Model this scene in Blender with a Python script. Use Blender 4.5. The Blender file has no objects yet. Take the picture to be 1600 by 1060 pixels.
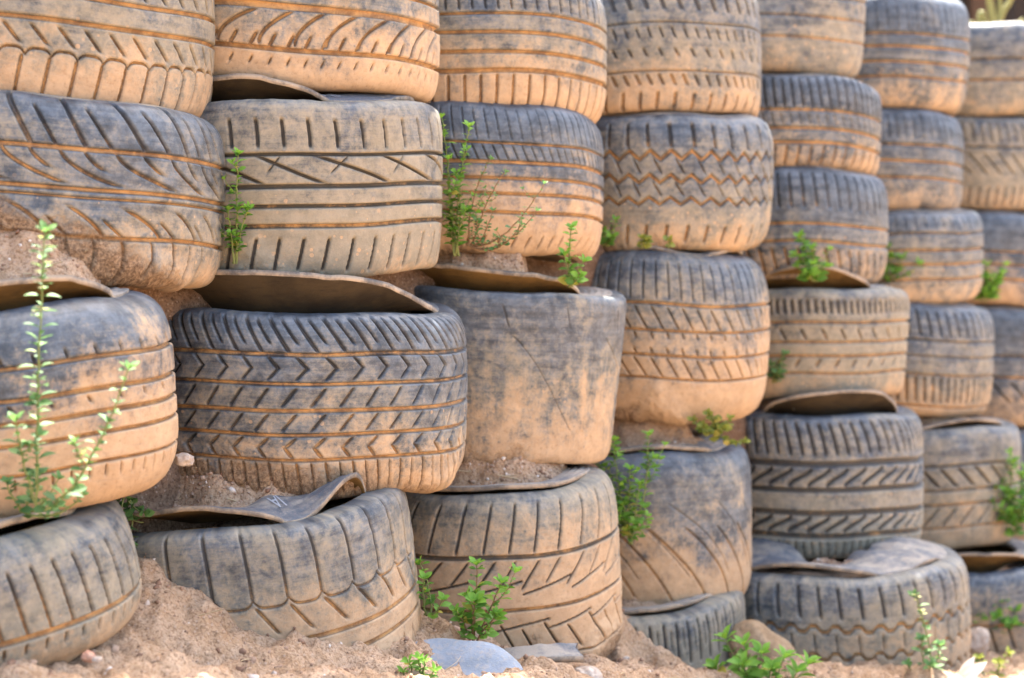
import bpy, math, random
import numpy as np
from mathutils import Vector, Matrix, Euler

S = bpy.context.scene
COL = S.collection
rad = math.radians

# ------------------------------------------------------------------ camera
FPX = 2700.0                      # focal length in pixels of the 1600 px photograph
ZC = 1.05
PITCH = math.atan((530 - 400) / FPX)
cam = bpy.data.cameras.new("camera")
cam.sensor_width = 36.0
cam.lens = 36.0 * FPX / 1600.0
cam.clip_start = 0.05
cam.clip_end = 500
cam.dof.use_dof = True
cam.dof.focus_distance = 3.2
cam.dof.aperture_fstop = 2.7
camo = bpy.data.objects.new("camera", cam)
camo.location = (0, 0, ZC)
camo.rotation_euler = (rad(90) - PITCH, 0, 0)
COL.objects.link(camo)
S.camera = camo

# ------------------------------------------------------------------ light
SUN_EL = 61.0
SUN_AZ = 3.0                     # degrees clockwise from +Y
W = bpy.data.worlds.new("World")
S.world = W
W.use_nodes = True
wn = W.node_tree
sky = wn.nodes.new("ShaderNodeTexSky")
sky.sky_type = 'NISHITA'
sky.sun_disc = False
sky.sun_elevation = rad(SUN_EL)
sky.sun_rotation = rad(SUN_AZ)
sky.air_density = 1.0
sky.dust_density = 5.0
sky.ozone_density = 0.5
bg = wn.nodes["Background"]
bg.inputs[1].default_value = 0.15
wn.links.new(sky.outputs[0], bg.inputs[0])
sl = bpy.data.lights.new("sun", 'SUN')
sl.energy = 4.0
sl.angle = rad(0.5)
sl.color = (1.0, 0.95, 0.86)
so = bpy.data.objects.new("sun", sl)
sd = Vector((math.sin(rad(SUN_AZ)) * math.cos(rad(SUN_EL)), math.cos(rad(SUN_AZ)) * math.cos(rad(SUN_EL)), math.sin(rad(SUN_EL))))
so.rotation_euler = sd.to_track_quat('Z', 'Y').to_euler()
so.location = sd * 20
COL.objects.link(so)
S.view_settings.view_transform = 'Standard'
S.view_settings.look = 'None'
S.view_settings.gamma = 1.0
S.view_settings.exposure = 2.78

# ------------------------------------------------------------------ helpers
CP, SP = math.cos(PITCH), math.sin(PITCH)


def at(px, py, d):
    """world point seen at a pixel of the photograph, at depth d along +Y"""
    u, v = (px - 800) / FPX, (530 - py) / FPX
    dy = CP + v * SP
    s = d / dy
    return Vector((u * s, d, ZC + (-SP + v * CP) * s))


def tag(o, label=None, cat=None, group=None, kind=None):
    if label: o["label"] = label
    if cat: o["category"] = cat
    if group: o["group"] = group
    if kind: o["kind"] = kind
    return o


def empty(name, loc, rot=(0, 0, 0)):
    o = bpy.data.objects.new(name, None)
    o.location = loc
    o.rotation_euler = rot
    o.empty_display_size = 0.05
    COL.objects.link(o)
    return o


def mesh_obj(name, verts, faces, mats, parent=None, attrs=None, midx=None, smooth=True):
    verts = np.asarray(verts, dtype=np.float32).reshape(-1, 3)
    me = bpy.data.meshes.new(name)
    if isinstance(faces, np.ndarray):
        nf = len(faces); k = faces.shape[1]
        me.vertices.add(len(verts)); me.vertices.foreach_set("co", verts.ravel())
        me.loops.add(nf * k); me.loops.foreach_set("vertex_index", faces.astype(np.int32).ravel())
        me.polygons.add(nf)
        me.polygons.foreach_set("loop_start", np.arange(0, nf * k, k, dtype=np.int32))
        me.update(calc_edges=True)
    else:
        me.from_pydata([tuple(map(float, v)) for v in verts], [], faces)
    if smooth:
        me.polygons.foreach_set("use_smooth", np.ones(len(me.polygons), dtype=bool))
    if midx is not None:
        me.polygons.foreach_set("material_index", np.asarray(midx, dtype=np.int32))
    for n, a in (attrs or {}).items():
        at_ = me.attributes.new(n, 'FLOAT', 'POINT')
        at_.data.foreach_set("value", np.asarray(a, dtype=np.float32).ravel())
    for m in (mats if isinstance(mats, (list, tuple)) else [mats]):
        me.materials.append(m)
    me.validate()
    me.update()
    o = bpy.data.objects.new(name, me)
    COL.objects.link(o)
    if parent: o.parent = parent
    return o


def grid_faces(nu, nv, closed=False, base=0, flip=False):
    """u index slow, v fast"""
    i = np.arange(nu if closed else nu - 1)[:, None]
    j = np.arange(nv - 1)[None, :]
    i2 = (i + 1) % nu
    a = i * nv + j; b = i2 * nv + j; c = i2 * nv + j + 1; d = i * nv + j + 1
    f = np.stack([a, b, c, d], -1).reshape(-1, 4)
    if flip: f = f[:, ::-1]
    return f + base


def _hash(ix, iy, seed):
    h = (ix.astype(np.int64) * 374761393 + iy.astype(np.int64) * 668265263 + seed * 974634777) & 0x7fffffff
    h = ((h ^ (h >> 13)) * 1274126177) & 0x7fffffff
    h = (h ^ (h >> 16)) & 0xffff
    return h / 65535.0


def vn(x, y, seed=0):
    x = np.asarray(x, dtype=np.float64); y = np.asarray(y, dtype=np.float64)
    ix = np.floor(x); iy = np.floor(y)
    fx = x - ix; fy = y - iy
    fx = fx * fx * fx * (fx * (fx * 6 - 15) + 10); fy = fy * fy * fy * (fy * (fy * 6 - 15) + 10)
    a = _hash(ix, iy, seed); b = _hash(ix + 1, iy, seed)
    c = _hash(ix, iy + 1, seed); d = _hash(ix + 1, iy + 1, seed)
    return (a * (1 - fx) + b * fx) * (1 - fy) + (c * (1 - fx) + d * fx) * fy


def fbm(x, y, seed=0, oct=4, gain=0.5):
    s = 0; amp = 1; tot = 0
    for o in range(oct):
        s = s + amp * vn(x * 2 ** o + 17.3 * o, y * 2 ** o + 5.1 * o, seed + o); tot += amp; amp *= gain
    return s / tot


def sstep(e0, e1, x):
    t = np.clip((x - e0) / (e1 - e0), 0, 1)
    return t * t * (3 - 2 * t)


# ------------------------------------------------------------------ node helper
class NT:
    def __init__(s, name):
        s.m = bpy.data.materials.new(name); s.m.use_nodes = True
        s.t = s.m.node_tree; s.t.nodes.clear()
        s.out = s.t.nodes.new("ShaderNodeOutputMaterial")

    def n(s, typ, **kw):
        nd = s.t.nodes.new(typ)
        for k, v in kw.items(): setattr(nd, k, v)
        return nd

    def link(s, a, b): s.t.links.new(a, b)

    def put(s, sock, v):
        if isinstance(v, (int, float)): sock.default_value = v
        elif isinstance(v, tuple): sock.default_value = v if len(v) == len(sock.default_value) else v + (1,)
        else: s.link(v, sock)

    def math(s, op, a, b=0.0, c=None, clamp=False):
        nd = s.n("ShaderNodeMath", operation=op, use_clamp=clamp)
        s.put(nd.inputs[0], a); s.put(nd.inputs[1], b)
        if c is not None: s.put(nd.inputs[2], c)
        return nd.outputs[0]

    def add(s, a, b): return s.math('ADD', a, b)
    def mul(s, a, b): return s.math('MULTIPLY', a, b)

    def ss(s, x, lo, hi, tlo=0.0, thi=1.0):
        nd = s.n("ShaderNodeMapRange", interpolation_type='SMOOTHSTEP')
        s.put(nd.inputs[0], x); s.put(nd.inputs[1], lo); s.put(nd.inputs[2], hi)
        s.put(nd.inputs[3], tlo); s.put(nd.inputs[4], thi)
        return nd.outputs[0]

    def mix(s, f, a, b):
        nd = s.n("ShaderNodeMix", data_type='RGBA')
        s.put(nd.inputs[0], f); s.put(nd.inputs[6], a); s.put(nd.inputs[7], b)
        return nd.outputs[2]

    def attr(s, name):
        return s.n("ShaderNodeAttribute", attribute_name=name).outputs["Fac"]

    def xyz(s, x, y, z):
        nd = s.n("ShaderNodeCombineXYZ")
        s.put(nd.inputs[0], x); s.put(nd.inputs[1], y); s.put(nd.inputs[2], z)
        return nd.outputs[0]

    def vscale(s, v, sc):
        nd = s.n("ShaderNodeVectorMath", operation='MULTIPLY')
        s.link(v, nd.inputs[0]); nd.inputs[1].default_value = sc
        return nd.outputs[0]

    def noise(s, v, scale, detail=4, rough=0.55, dist=0.0):
        nd = s.n("ShaderNodeTexNoise")
        s.link(v, nd.inputs["Vector"]); nd.inputs["Scale"].default_value = scale
        nd.inputs["Detail"].default_value = detail; nd.inputs["Roughness"].default_value = rough
        nd.inputs["Distortion"].default_value = dist
        return nd.outputs["Fac"]

    def voro(s, v, scale, feature='F1'):
        nd = s.n("ShaderNodeTexVoronoi", feature=feature)
        s.link(v, nd.inputs["Vector"]); nd.inputs["Scale"].default_value = scale
        return nd.outputs["Distance"]

    def bump(s, h, strength, dist, normal=None):
        nd = s.n("ShaderNodeBump"); s.link(h, nd.inputs["Height"])
        s.put(nd.inputs["Strength"], strength); nd.inputs["Distance"].default_value = dist
        if normal is not None: s.link(normal, nd.inputs["Normal"])
        return nd.outputs[0]

    def bsdf(s, color, rough, normal=None, spec=0.5):
        nd = s.n("ShaderNodeBsdfPrincipled")
        s.put(nd.inputs["Base Color"], color); s.put(nd.inputs["Roughness"], rough)
        s.put(nd.inputs["Specular IOR Level"], spec)
        if normal is not None: s.link(normal, nd.inputs["Normal"])
        s.link(nd.outputs[0], s.out.inputs[0])
        return nd


RUB_D = (0.014, 0.023, 0.035)
RUB_W = (0.088, 0.112, 0.140)
DUST = (0.295, 0.246, 0.166)
SAND = (0.465, 0.318, 0.185)
FILL = (0.450, 0.260, 0.105)


def mat_tread(seed, H, dust=0.5, sand=0.75, fill=0.8, streak=0.3, left=0.5, crust=2.0, cl=0.4):
    """dusty worn rubber: dust = overall grey-tan dust, sand = height (0 top, 1 bottom) below which sand sticks"""
    q = NT("dusty_tread")
    tv = q.attr("tv"); arc = q.attr("arc"); gr = q.attr("groove")
    P = q.xyz(arc, q.mul(tv, H), seed * 3.17)
    nb = q.noise(P, 8, 9, 0.66, 0.5)
    nm = q.noise(P, 30, 8, 0.70, 0.3)
    nf = q.noise(P, 300, 4, 0.65)
    nh = q.noise(q.vscale(P, (6.0, 70.0, 1.0)), 1.0, 8, 0.66)
    nv = q.noise(q.vscale(P, (34.0, 4.0, 1.0)), 1.0, 8, 0.64, 0.3)
    sc = q.noise(q.vscale(P, (18.0, 260.0, 1.0)), 1.0, 4, 0.6, 0.4)
    ng = q.noise(P, 105, 6, 0.72)
    # rubber
    rub = q.mix(q.ss(q.add(q.mul(nm, 0.6), q.mul(nh, 0.4)), 0.36, 0.64), RUB_D, RUB_W)
    # grey dust, broken up by its own grain and by scuffing
    dv = q.add(q.add(q.mul(nb, 1.1), q.mul(nm, 0.65)), q.add(q.mul(nh, 0.45), q.mul(nv, streak * 0.8)))
    dv = q.add(dv, q.mul(q.math('SUBTRACT', tv, 0.5), 0.45))
    dv = q.add(dv, q.add(q.mul(q.math('SUBTRACT', ng, 0.5), 0.8), q.mul(q.math('SUBTRACT', sc, 0.5), 0.35)))
    thr = 1.13 + streak * 0.4 - (dust - 0.44) * 1.1
    dm = q.ss(dv, thr - 0.30, thr + 0.26, 0.08, 1.0)
    dm = q.math('MULTIPLY', dm, q.ss(nf, 0.2, 0.6, 0.75, 1.0))
    c1 = q.mix(q.mul(dm, 0.92), rub, q.mix(q.ss(nm, 0.3, 0.7), (0.215, 0.188, 0.132), DUST))
    # sand
    sv = q.add(tv, q.add(q.mul(q.math('SUBTRACT', nb, 0.5), 1.15), q.mul(q.math('SUBTRACT', nv, 0.5), streak * 1.0)))
    sv = q.add(sv, q.add(q.mul(q.math('SUBTRACT', nm, 0.5), 0.6), q.mul(q.math('SUBTRACT', ng, 0.5), 0.6)))
    sv = q.math('SUBTRACT', sv, q.mul(arc, left * 0.55))
    sm = q.ss(sv, sand - 0.26, sand + 0.22)
    vo = q.n("ShaderNodeTexVoronoi", feature='F1'); q.link(P, vo.inputs["Vector"]); vo.inputs["Scale"].default_value = 85
    vs = q.n("ShaderNodeSeparateColor"); q.link(vo.outputs["Color"], vs.inputs[0])
    dots = q.mul(q.ss(q.math('SUBTRACT', q.mul(vs.outputs[0], 0.42), vo.outputs["Distance"]), -0.02, 0.06), q.ss(q.add(q.mul(vs.outputs[1], 0.5), tv), 0.85, 1.1))
    sm = q.math('MAXIMUM', sm, q.mul(dots, 0.8))
    scol = q.mix(q.ss(nm, 0.3, 0.72), (0.385, 0.252, 0.140), SAND)
    scol = q.mix(q.ss(ng, 0.50, 0.72, 0.0, 0.6), scol, (0.200, 0.125, 0.070))
    scol = q.mix(q.ss(sc, 0.55, 0.75, 0.0, 0.35), scol, (0.215, 0.185, 0.150))
    c2 = q.mix(q.mul(sm, 0.93), c1, scol)
    # groove shade painted dark into the colour, then dirt filling over it
    gs = q.ss(gr, 0.45, 0.85)
    c3 = q.mix(q.mul(q.ss(gr, 0.2, 0.7), 0.8), c2, (0.035, 0.032, 0.030))
    gv = q.add(q.add(q.mul(tv, 0.9), q.mul(q.math('SUBTRACT', nb, 0.5), 1.1)), q.mul(q.math('SUBTRACT', nm, 0.5), 0.9))
    gf = q.math('MULTIPLY', gs, q.ss(q.add(gv, q.mul(q.attr('ring'), 0.42)), 1.02 - fill, 1.45 - fill), clamp=True)
    gcol = q.mix(q.ss(nm, 0.35, 0.65), (0.205, 0.110, 0.050), FILL)
    c3 = q.mix(gf, c3, gcol)
    # heavy crust of soil low on the face
    cv = q.add(tv, q.add(q.mul(q.math('SUBTRACT', nb, 0.5), 0.6), q.mul(arc, -cl)))
    cm = q.ss(cv, crust - 0.05, crust + 0.08)
    grain = q.noise(P, 150, 5, 0.75)
    ccol = q.mix(q.ss(grain, 0.36, 0.66), (0.150, 0.085, 0.044), (0.44, 0.292, 0.165))
    c4 = q.mix(cm, c3, ccol)
    rough = q.mix(q.math('MAXIMUM', q.math('MAXIMUM', dm, sm), cm), (0.43, 0.43, 0.43), (0.92, 0.92, 0.92))
    hb = q.add(q.mul(ng, 0.45), q.add(q.mul(nm, 0.5), q.mul(sm, 0.25)))
    b1 = q.bump(hb, 0.6, 0.004)
    b2 = q.bump(q.mul(grain, cm), 0.9, 0.012, b1)
    q.bsdf(c4, rough, b2, 0.4)
    return q.m


def mat_side(seed, dust=0.5):
    q = NT("sidewall_rubber")
    co = q.n("ShaderNodeTexCoord").outputs["Object"]
    mp = q.n("ShaderNodeMapping"); q.link(co, mp.inputs[0]); mp.inputs[1].default_value = (seed * 1.7, seed, 0)
    v = mp.outputs[0]
    nb = q.noise(v, 9, 6, 0.6); nm = q.noise(v, 45, 5, 0.65); nf = q.noise(v, 300, 3, 0.6)
    dm = q.ss(q.add(nb, q.mul(nm, 0.6)), 0.95 - dust * 0.6, 1.25 - dust * 0.6)
    c = q.mix(q.mul(dm, 0.9), (0.080, 0.090, 0.105), (0.29, 0.25, 0.20))
    c = q.mix(q.ss(nf, 0.5, 0.8, 0, 0.4), c, (0.42, 0.30, 0.2))
    q.bsdf(c, 0.72, q.bump(q.add(nf, nm), 0.3, 0.003), 0.4)
    return q.m


def make_under(name, c1, c2, c3):
    q = NT(name)
    v = q.n("ShaderNodeTexCoord").outputs["Object"]
    nb = q.noise(v, 10, 6, 0.6); nm = q.noise(v, 60, 5, 0.65)
    nl = q.noise(q.vscale(v, (25, 25, 140)), 1.0, 4, 0.6)
    c = q.mix(q.ss(nb, 0.3, 0.7), c1, c2)
    c = q.mix(q.ss(nl, 0.5, 0.75, 0, 0.5), c, c3)
    q.bsdf(c, 0.85, q.bump(nm, 0.35, 0.004), 0.3)
    return q.m


def make_edge():
    q = NT("cut_rubber_edge")
    v = q.n("ShaderNodeTexCoord").outputs["Object"]
    nb = q.noise(v, 18, 5, 0.6); nm = q.noise(v, 120, 4, 0.65)
    c = q.mix(q.ss(q.add(nb, q.mul(nm, 0.4)), 0.5, 0.85), (0.11, 0.098, 0.085), (0.34, 0.265, 0.185))
    q.bsdf(c, 0.85, q.bump(nm, 0.3, 0.003), 0.3)
    return q.m


def make_soil(name, c_dark, c_mid, c_light):
    q = NT(name)
    v = q.n("ShaderNodeTexCoord").outputs["Object"]
    nb = q.noise(v, 4, 6, 0.6, 0.4); nm = q.noise(v, 35, 6, 0.7); nf = q.noise(v, 170, 5, 0.75)
    vo = q.voro(v, 95)
    c = q.mix(q.ss(q.add(q.mul(nb, 0.5), q.mul(nm, 0.6)), 0.42, 0.68), c_mid, c_light)
    c = q.mix(q.ss(nf, 0.36, 0.56, 0.75, 0.0), c, c_dark)
    c = q.mix(q.ss(vo, 0.12, 0.3, 0.55, 0.0), c, (0.47, 0.35, 0.26))
    h = q.add(q.add(q.mul(nf, 0.5), q.mul(nm, 0.6)), q.mul(vo, -0.35))
    q.bsdf(c, 0.95, q.bump(h, 0.9, 0.012), 0.2)
    return q.m


M_UNDER = make_under("ochre_stained_inside", (0.075, 0.043, 0.012), (0.165, 0.098, 0.030), (0.045, 0.032, 0.016))
M_UNDERD = make_under("shaded_inside", (0.022, 0.016, 0.009), (0.060, 0.042, 0.021), (0.014, 0.012, 0.010))  # darker copy of the inside, painting in the shade of the hollows
M_EDGE = make_edge()
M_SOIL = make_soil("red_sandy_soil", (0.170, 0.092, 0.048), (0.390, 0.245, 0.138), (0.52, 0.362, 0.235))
M_FILL = make_soil("packed_soil", (0.085, 0.046, 0.027), (0.20, 0.115, 0.068), (0.30, 0.195, 0.125))  # soil darkened in colour to deepen the shade between the tyres

# ------------------------------------------------------------------ tyre geometry
D0 = 3.06


def depth_of(k, py): return D0 * (1 + 0.15 * k) - 0.0002 * (py - 530)


def tri(x): return 2 * np.abs(2 * (x - np.floor(x + 0.5))) - 1


def pattern_mask(items, A, T, H, ds, seed, wear):
    g = np.zeros_like(A); gc = np.zeros_like(A)
    e = max(0.0011, ds * 0.65)
    wav = (vn(A * 9, T * 4, seed + 5) - 0.5) * 0.004

    def line(dist, w): return 1 - sstep(w / 2 - e, w / 2 + e, dist)
    for it in items:
        k = it[0]
        if k == 'c':
            m = line(np.abs((T - it[1]) * H + wav * 0.4), it[2])
        elif k == 'z':
            _, tc, w, amp, p = it[:5]
            ph = A / p
            off = (np.clip(tri(ph) * 2.2, -1, 1) if len(it) > 5 else tri(ph)) * amp
            m = line(np.abs((T - tc) * H - off) * (0.8), w)
        elif k in ('s', 'ch', 'S'):
            _, t0, t1, p, sl, w = it[:6]
            cv = it[6] if len(it) > 6 else 0.0
            ph = it[7] if len(it) > 7 else 0.0
            u = (T - t0) / (t1 - t0)
            if k == 's': off = sl * u + cv * u * u; slope = (sl + 2 * cv * u) / ((t1 - t0) * H)
            elif k == 'ch': off = sl * (1 - np.abs(2 * u - 1)); slope = sl * 2 / ((t1 - t0) * H) + 0 * u
            else:
                uu = np.clip(u, 0, 1); off = sl * (uu * uu * (3 - 2 * uu)); slope = sl * 6 * uu * (1 - uu) / ((t1 - t0) * H)
            A2 = A + 0.10 * p * np.sin(A * 9.0 + seed) + 0.06 * p * np.sin(A * 23.0 + 2 * seed)
            dist = np.abs(np.mod(A2 - off - ph * p + p / 2, p) - p / 2) / np.sqrt(1 + slope * slope)
            ee = 0.006 / H
            m = line(dist, w) * sstep(-ee, ee, T - t0) * sstep(-ee, ee, t1 - T)
        elif k == 'saw':
            _, tc, amp, p, w, ph = it
            f = np.mod(A / p - ph, 1.0)
            m = line(np.abs((T - tc - amp * (f - 0.5)) * H), w)
        elif k == 'sc':
            _, tc, amp, p, w, ph = it
            f = np.mod(A / p - ph, 1.0) * 2 - 1
            m = line(np.abs((T - tc + amp * f ** 4) * H), w)
        if wear > 0:
            m = m * sstep(wear - 0.25, wear + 0.25, fbm(A * 14, T * H * 22, seed + 31, 3) + 0.28)
        g = np.maximum(g, m)
        if k in ('c', 'z'): gc = np.maximum(gc, m)
    return g, gc


def tyre(label, k, xr, yt, yb, R=0.28, roll=0.0, tip=0.0, n=5.0, a=0.075, taper=0.0, pat=(), gd=0.006,
         flaps=(), dust=0.5, sand=0.75, fill=0.8, streak=0.3, left=0.5, crust=2.0, wear=0.0, dk=0.0,
         sdust=0.5, letters=None, seed=1, barrel=0.0, dark=False, cl=0.4, dome=0.0, bead=0.075, inset=0.035):
    d = depth_of(k, (yt + yb) / 2) + dk
    ppm = FPX / d
    xc = xr - R * ppm * 1.003
    c = at(xc, (yt + yb) / 2, d)
    H = (yb - yt) / ppm
    h = H / 2
    rot = Euler((rad(tip), rad(roll), 0))
    base = c - rot.to_matrix() @ Vector((0, 0, h))
    root = empty("worn_tyre", base, rot)
    tag(root, label, "tyre", "old tyres stacked as a retaining wall")
    ds = 0.0022 if k <= 2.2 else (0.0027 if k <= 3.3 else 0.0036)
    rng = random.Random(seed * 77 + 5)
    # profile from top inner lip to bottom inner lip
    ph = np.linspace(0, math.pi, 1500)
    zz = h * np.sign(np.cos(ph)) * np.abs(np.cos(ph)) ** (2 / n)
    rr = (R - a) + a * np.abs(np.sin(ph)) ** (2 / n)
    keep = rr >= R - a * 0.72
    zz, rr = zz[keep], rr[keep]
    L = np.concatenate([[0], np.cumsum(np.hypot(np.diff(rr), np.diff(zz)))])
    m = int(L[-1] / ds) + 2
    sL = np.linspace(0, L[-1], m)
    pz = np.interp(sL, L, zz); pr = np.interp(sL, L, rr)
    nr = np.gradient(-pz); nz = np.gradient(pr)     # outward normal of the profile (top to bottom)
    ln = np.hypot(nr, nz); nr, nz = nr / ln, nz / ln
    # angles: fine towards the open face of the wall, coarse behind
    nfine = int(rad(215) * R / ds)
    th = np.concatenate([np.linspace(rad(-95), rad(120), nfine), np.linspace(rad(120), rad(265), 46)[1:-1]])
    TH, PZ = np.meshgrid(th, pz, indexing='ij')
    PR = np.broadcast_to(pr, TH.shape); NR = np.broadcast_to(nr, TH.shape); NZ = np.broadcast_to(nz, TH.shape)
    A = TH * R
    T = 0.5 - PZ / H
    g, gc = pattern_mask(pat, A, T, H, ds, seed, wear)
    p1, p2, p3 = [rng.uniform(0, 6.28) for _ in range(3)]
    bulge = rng.uniform(-0.004, 0.006)

    def deform(TH, RR, ZZ):
        t_ = ZZ / H
        RR = RR * (1 + 0.012 * np.sin(2 * TH + p1) + 0.012 * np.sin(3 * TH + p2) * (0.5 + t_) + 0.005 * np.sin(7 * TH + p3 + 4 * t_)) + bulge * np.cos((t_ + 0.12) * 2.6)
        RR = RR * (1 + taper * t_) - barrel * (2 * t_) ** 2
        ZZ = ZZ + 0.006 * np.sin(2 * TH + p3) + 0.0045 * np.sin(5 * TH + p1) * (0.3 + np.abs(t_))
        return RR, ZZ

    r = PR - g * gd * 1.6 * NR; z = PZ - g * gd * 1.6 * NZ
    lump = (fbm(A * 12, PZ * 12, seed + 3, 3) - 0.5) * 0.005 + (fbm(A * 60, PZ * 60, seed + 8, 2) - 0.5) * 0.0012
    if crust < 1.5:
        cm = sstep(crust - 0.1, crust + 0.1, T + (fbm(A * 7, PZ * 7, seed + 9, 3) - 0.5) * 0.5 - A * cl)
        lump = lump + cm * (0.004 + 0.012 * fbm(A * 40, PZ * 40, seed + 12, 4))
    r = r + lump * NR; z = z + lump * NZ
    r, z = deform(TH, r, z)
    V = np.stack([r * np.sin(TH), -r * np.cos(TH), z + h], -1)
    nu, nv = TH.shape
    f = grid_faces(nu, nv, True)
    # inner shell: rim thickness and the inside of the casing
    thc = np.linspace(rad(-95), rad(265), 181)[:-1]
    ir = np.array([rr[0], rr[0] - 0.002, rr[0] + 0.004, R - a * 0.45, R - 0.022, R - 0.02, R - 0.03, rr[-1]])
    iz = np.array([zz[0], zz[0] - 0.010, zz[0] - 0.012, h - 0.026, h - 0.06, 0, -h + 0.05, zz[-1] + 0.008])
    TI, ZI = np.meshgrid(thc, iz, indexing='ij'); RI = np.broadcast_to(ir, TI.shape)
    RI, ZI = deform(TI, RI, ZI)
    VI = np.stack([RI * np.sin(TI), -RI * np.cos(TI), ZI + h], -1)
    fi = grid_faces(len(thc), len(iz), True, base=nu * nv, flip=True)
    allv = np.concatenate([V.reshape(-1, 3), VI.reshape(-1, 3)])
    z0 = np.zeros(VI.shape[0] * VI.shape[1])
    mt = mat_tread(seed, H, dust, sand, fill, streak, left, crust, cl)
    mesh_obj("tread", allv, np.concatenate([f, fi]), [mt, M_UNDERD if dark else M_UNDER], root,
             {"groove": np.concatenate([g.ravel(), z0]), "ring": np.concatenate([gc.ravel(), z0]), "tv": np.concatenate([T.ravel(), z0 + 0.9]),
              "arc": np.concatenate([A.ravel(), z0])},
             np.concatenate([np.zeros(len(f)), np.ones(len(fi))]))
    # sidewalls -------------------------------------------------------------
    ths = np.linspace(rad(-95), rad(265), 361)[:-1]
    lift = np.zeros_like(ths)
    for fl in flaps:
        x0, x1, lp = fl[:3]
        pw = fl[3] if len(fl) > 3 else 0.7
        sk = fl[4] if len(fl) > 4 else 1.0
        t0 = math.asin(max(-0.999, min(0.999, (x0 - xc) / ((R - a * 0.6) * ppm))))
        t1 = math.asin(max(-0.999, min(0.999, (x1 - xc) / ((R - a * 0.6) * ppm))))
        u = np.clip((ths - t0) / (t1 - t0), 0, 1) ** sk
        lift = np.maximum(lift, lp / ppm * np.sin(math.pi * u) ** pw)
    lw = np.clip(lift / 0.014, 0, 1)
    ker = np.exp(-0.5 * (np.arange(-30, 31) / 9.0) ** 2); ker /= ker.sum()
    lw = np.convolve(np.concatenate([lw[-30:], lw, lw[:30]]), ker, 'valid')
    ms = mat_side(seed, sdust)
    Rb = R - a - bead
    q = np.linspace(0, 1, 26)
    TQ, Q = np.meshgrid(ths, q, indexing='ij')
    LF = lift[:, None]
    ro = R - a * 0.72
    rs = ro + (Rb - ro) * Q + 0.004 + LF * 0.25 * (1 - Q)
    edge_wob = (vn(TQ * 9, Q * 0, seed + 2) - 0.5) * 0.003 * (1 - Q) * (LF > 0.004)
    zt = zz[0] + 0.002 + (h - zz[0] + 0.006) * np.sin(np.clip(Q * 1.6, 0, 1) * math.pi / 2) - 0.012 * Q * Q \
        + LF * (1 - Q) ** 1.1 - LF * 0.35 * Q + edge_wob + dome * np.minimum(Q * 1.6, 1.0) * (1 - lw[:, None])
    r2, z2 = deform(TQ, rs, zt)
    thick = 0.010
    r2b, z2b = r2 + 0.0015 * (Q * 2 - 1), z2 - thick
    z2 = z2 + 0.0012 * np.sin(Q * 40) * (Q < 0.7) * (Q > 0.05)
    ns = len(ths); nq = len(q)
    Vt = np.stack([r2 * np.sin(TQ), -r2 * np.cos(TQ), z2 + h], -1).reshape(-1, 3)
    Vb = np.stack([r2b * np.sin(TQ), -r2b * np.cos(TQ), z2b + h], -1).reshape(-1, 3)
    N = ns * nq
    f1 = grid_faces(ns, nq, True, flip=True); f2 = grid_faces(ns, nq, True, base=N)
    i = np.arange(ns); i2 = (i + 1) % ns
    fo = np.stack([i * nq, i2 * nq, i2 * nq + N, i * nq + N], -1)
    fn = np.stack([i * nq + nq - 1, i * nq + nq - 1 + N, i2 * nq + nq - 1 + N, i2 * nq + nq - 1], -1)
    side = mesh_obj("sidewall", np.concatenate([Vt, Vb]), np.concatenate([f1, f2, fo, fn]), [ms, M_UNDERD if dark else M_UNDER, M_EDGE], root, None,
                    np.concatenate([np.zeros(len(f1)), np.ones(len(f2)), np.full(len(fo) + len(fn), 2)]))
    # lower sidewall
    TQ, Q = np.meshgrid(ths[::2], q[::5], indexing='ij')
    r3 = ro + (Rb - ro) * Q + 0.002; z3 = zz[-1] - 0.001 - (h + zz[-1] + 0.002) * np.sin(np.clip(Q * 1.8, 0, 1) * math.pi / 2) + 0.008 * Q * Q
    r3, z3 = deform(TQ, r3, z3)
    V3 = np.stack([r3 * np.sin(TQ), -r3 * np.cos(TQ), z3 + h], -1).reshape(-1, 3)
    mesh_obj("sidewall", V3, grid_faces(len(ths[::2]), len(q[::5]), True), [M_UNDER], root)
    # raised letters on the upper sidewall
    if letters:
        txt, lx, size, flipit = letters
        cu = bpy.data.curves.new("lettering", 'FONT'); cu.body = txt; cu.size = 1.0; cu.align_x = 'CENTER'; cu.offset = 0.01
        to = bpy.data.objects.new("lettering", cu); COL.objects.link(to)
        me = to.to_mesh(); me2 = me.copy(); to.to_mesh_clear(); bpy.data.objects.remove(to)
        pts = np.array([v.co for v in me2.vertices]); fcs = [list(p.vertices) for p in me2.polygons]
        tc = math.asin((lx - xc) / (R * ppm))
        px_, py_ = pts[:, 0], pts[:, 1] - 0.35
        if flipit: px_, py_ = -px_, -py_
        qq = np.clip(0.42 + py_ * size / 0.075, 0.05, 0.95)
        tt = tc + px_ * size / (R - a)
        lf = np.interp(tt, ths, lift)
        rA = ro + (Rb - ro) * qq + 0.004 + lf * 0.25 * (1 - qq)
        zA = zz[0] + 0.002 + (h - zz[0] + 0.006) * np.sin(np.clip(qq * 1.6, 0, 1) * math.pi / 2) - 0.012 * qq * qq + lf * (1 - qq) ** 1.1 - lf * 0.35 * qq + dome * np.minimum(qq * 1.6, 1.0) * (1 - np.interp(tt, ths, lw))
        rA, zA = deform(tt, rA, zA)
        zA = zA + 0.0022
        VA = np.stack([rA * np.sin(tt), -rA * np.cos(tt), zA + h], -1)
        lm = NT("pale_raised_rubber"); lm.bsdf((0.34, 0.34, 0.35), 0.7)
        mesh_obj("lettering", VA, fcs, lm.m, side, smooth=False)
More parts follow.
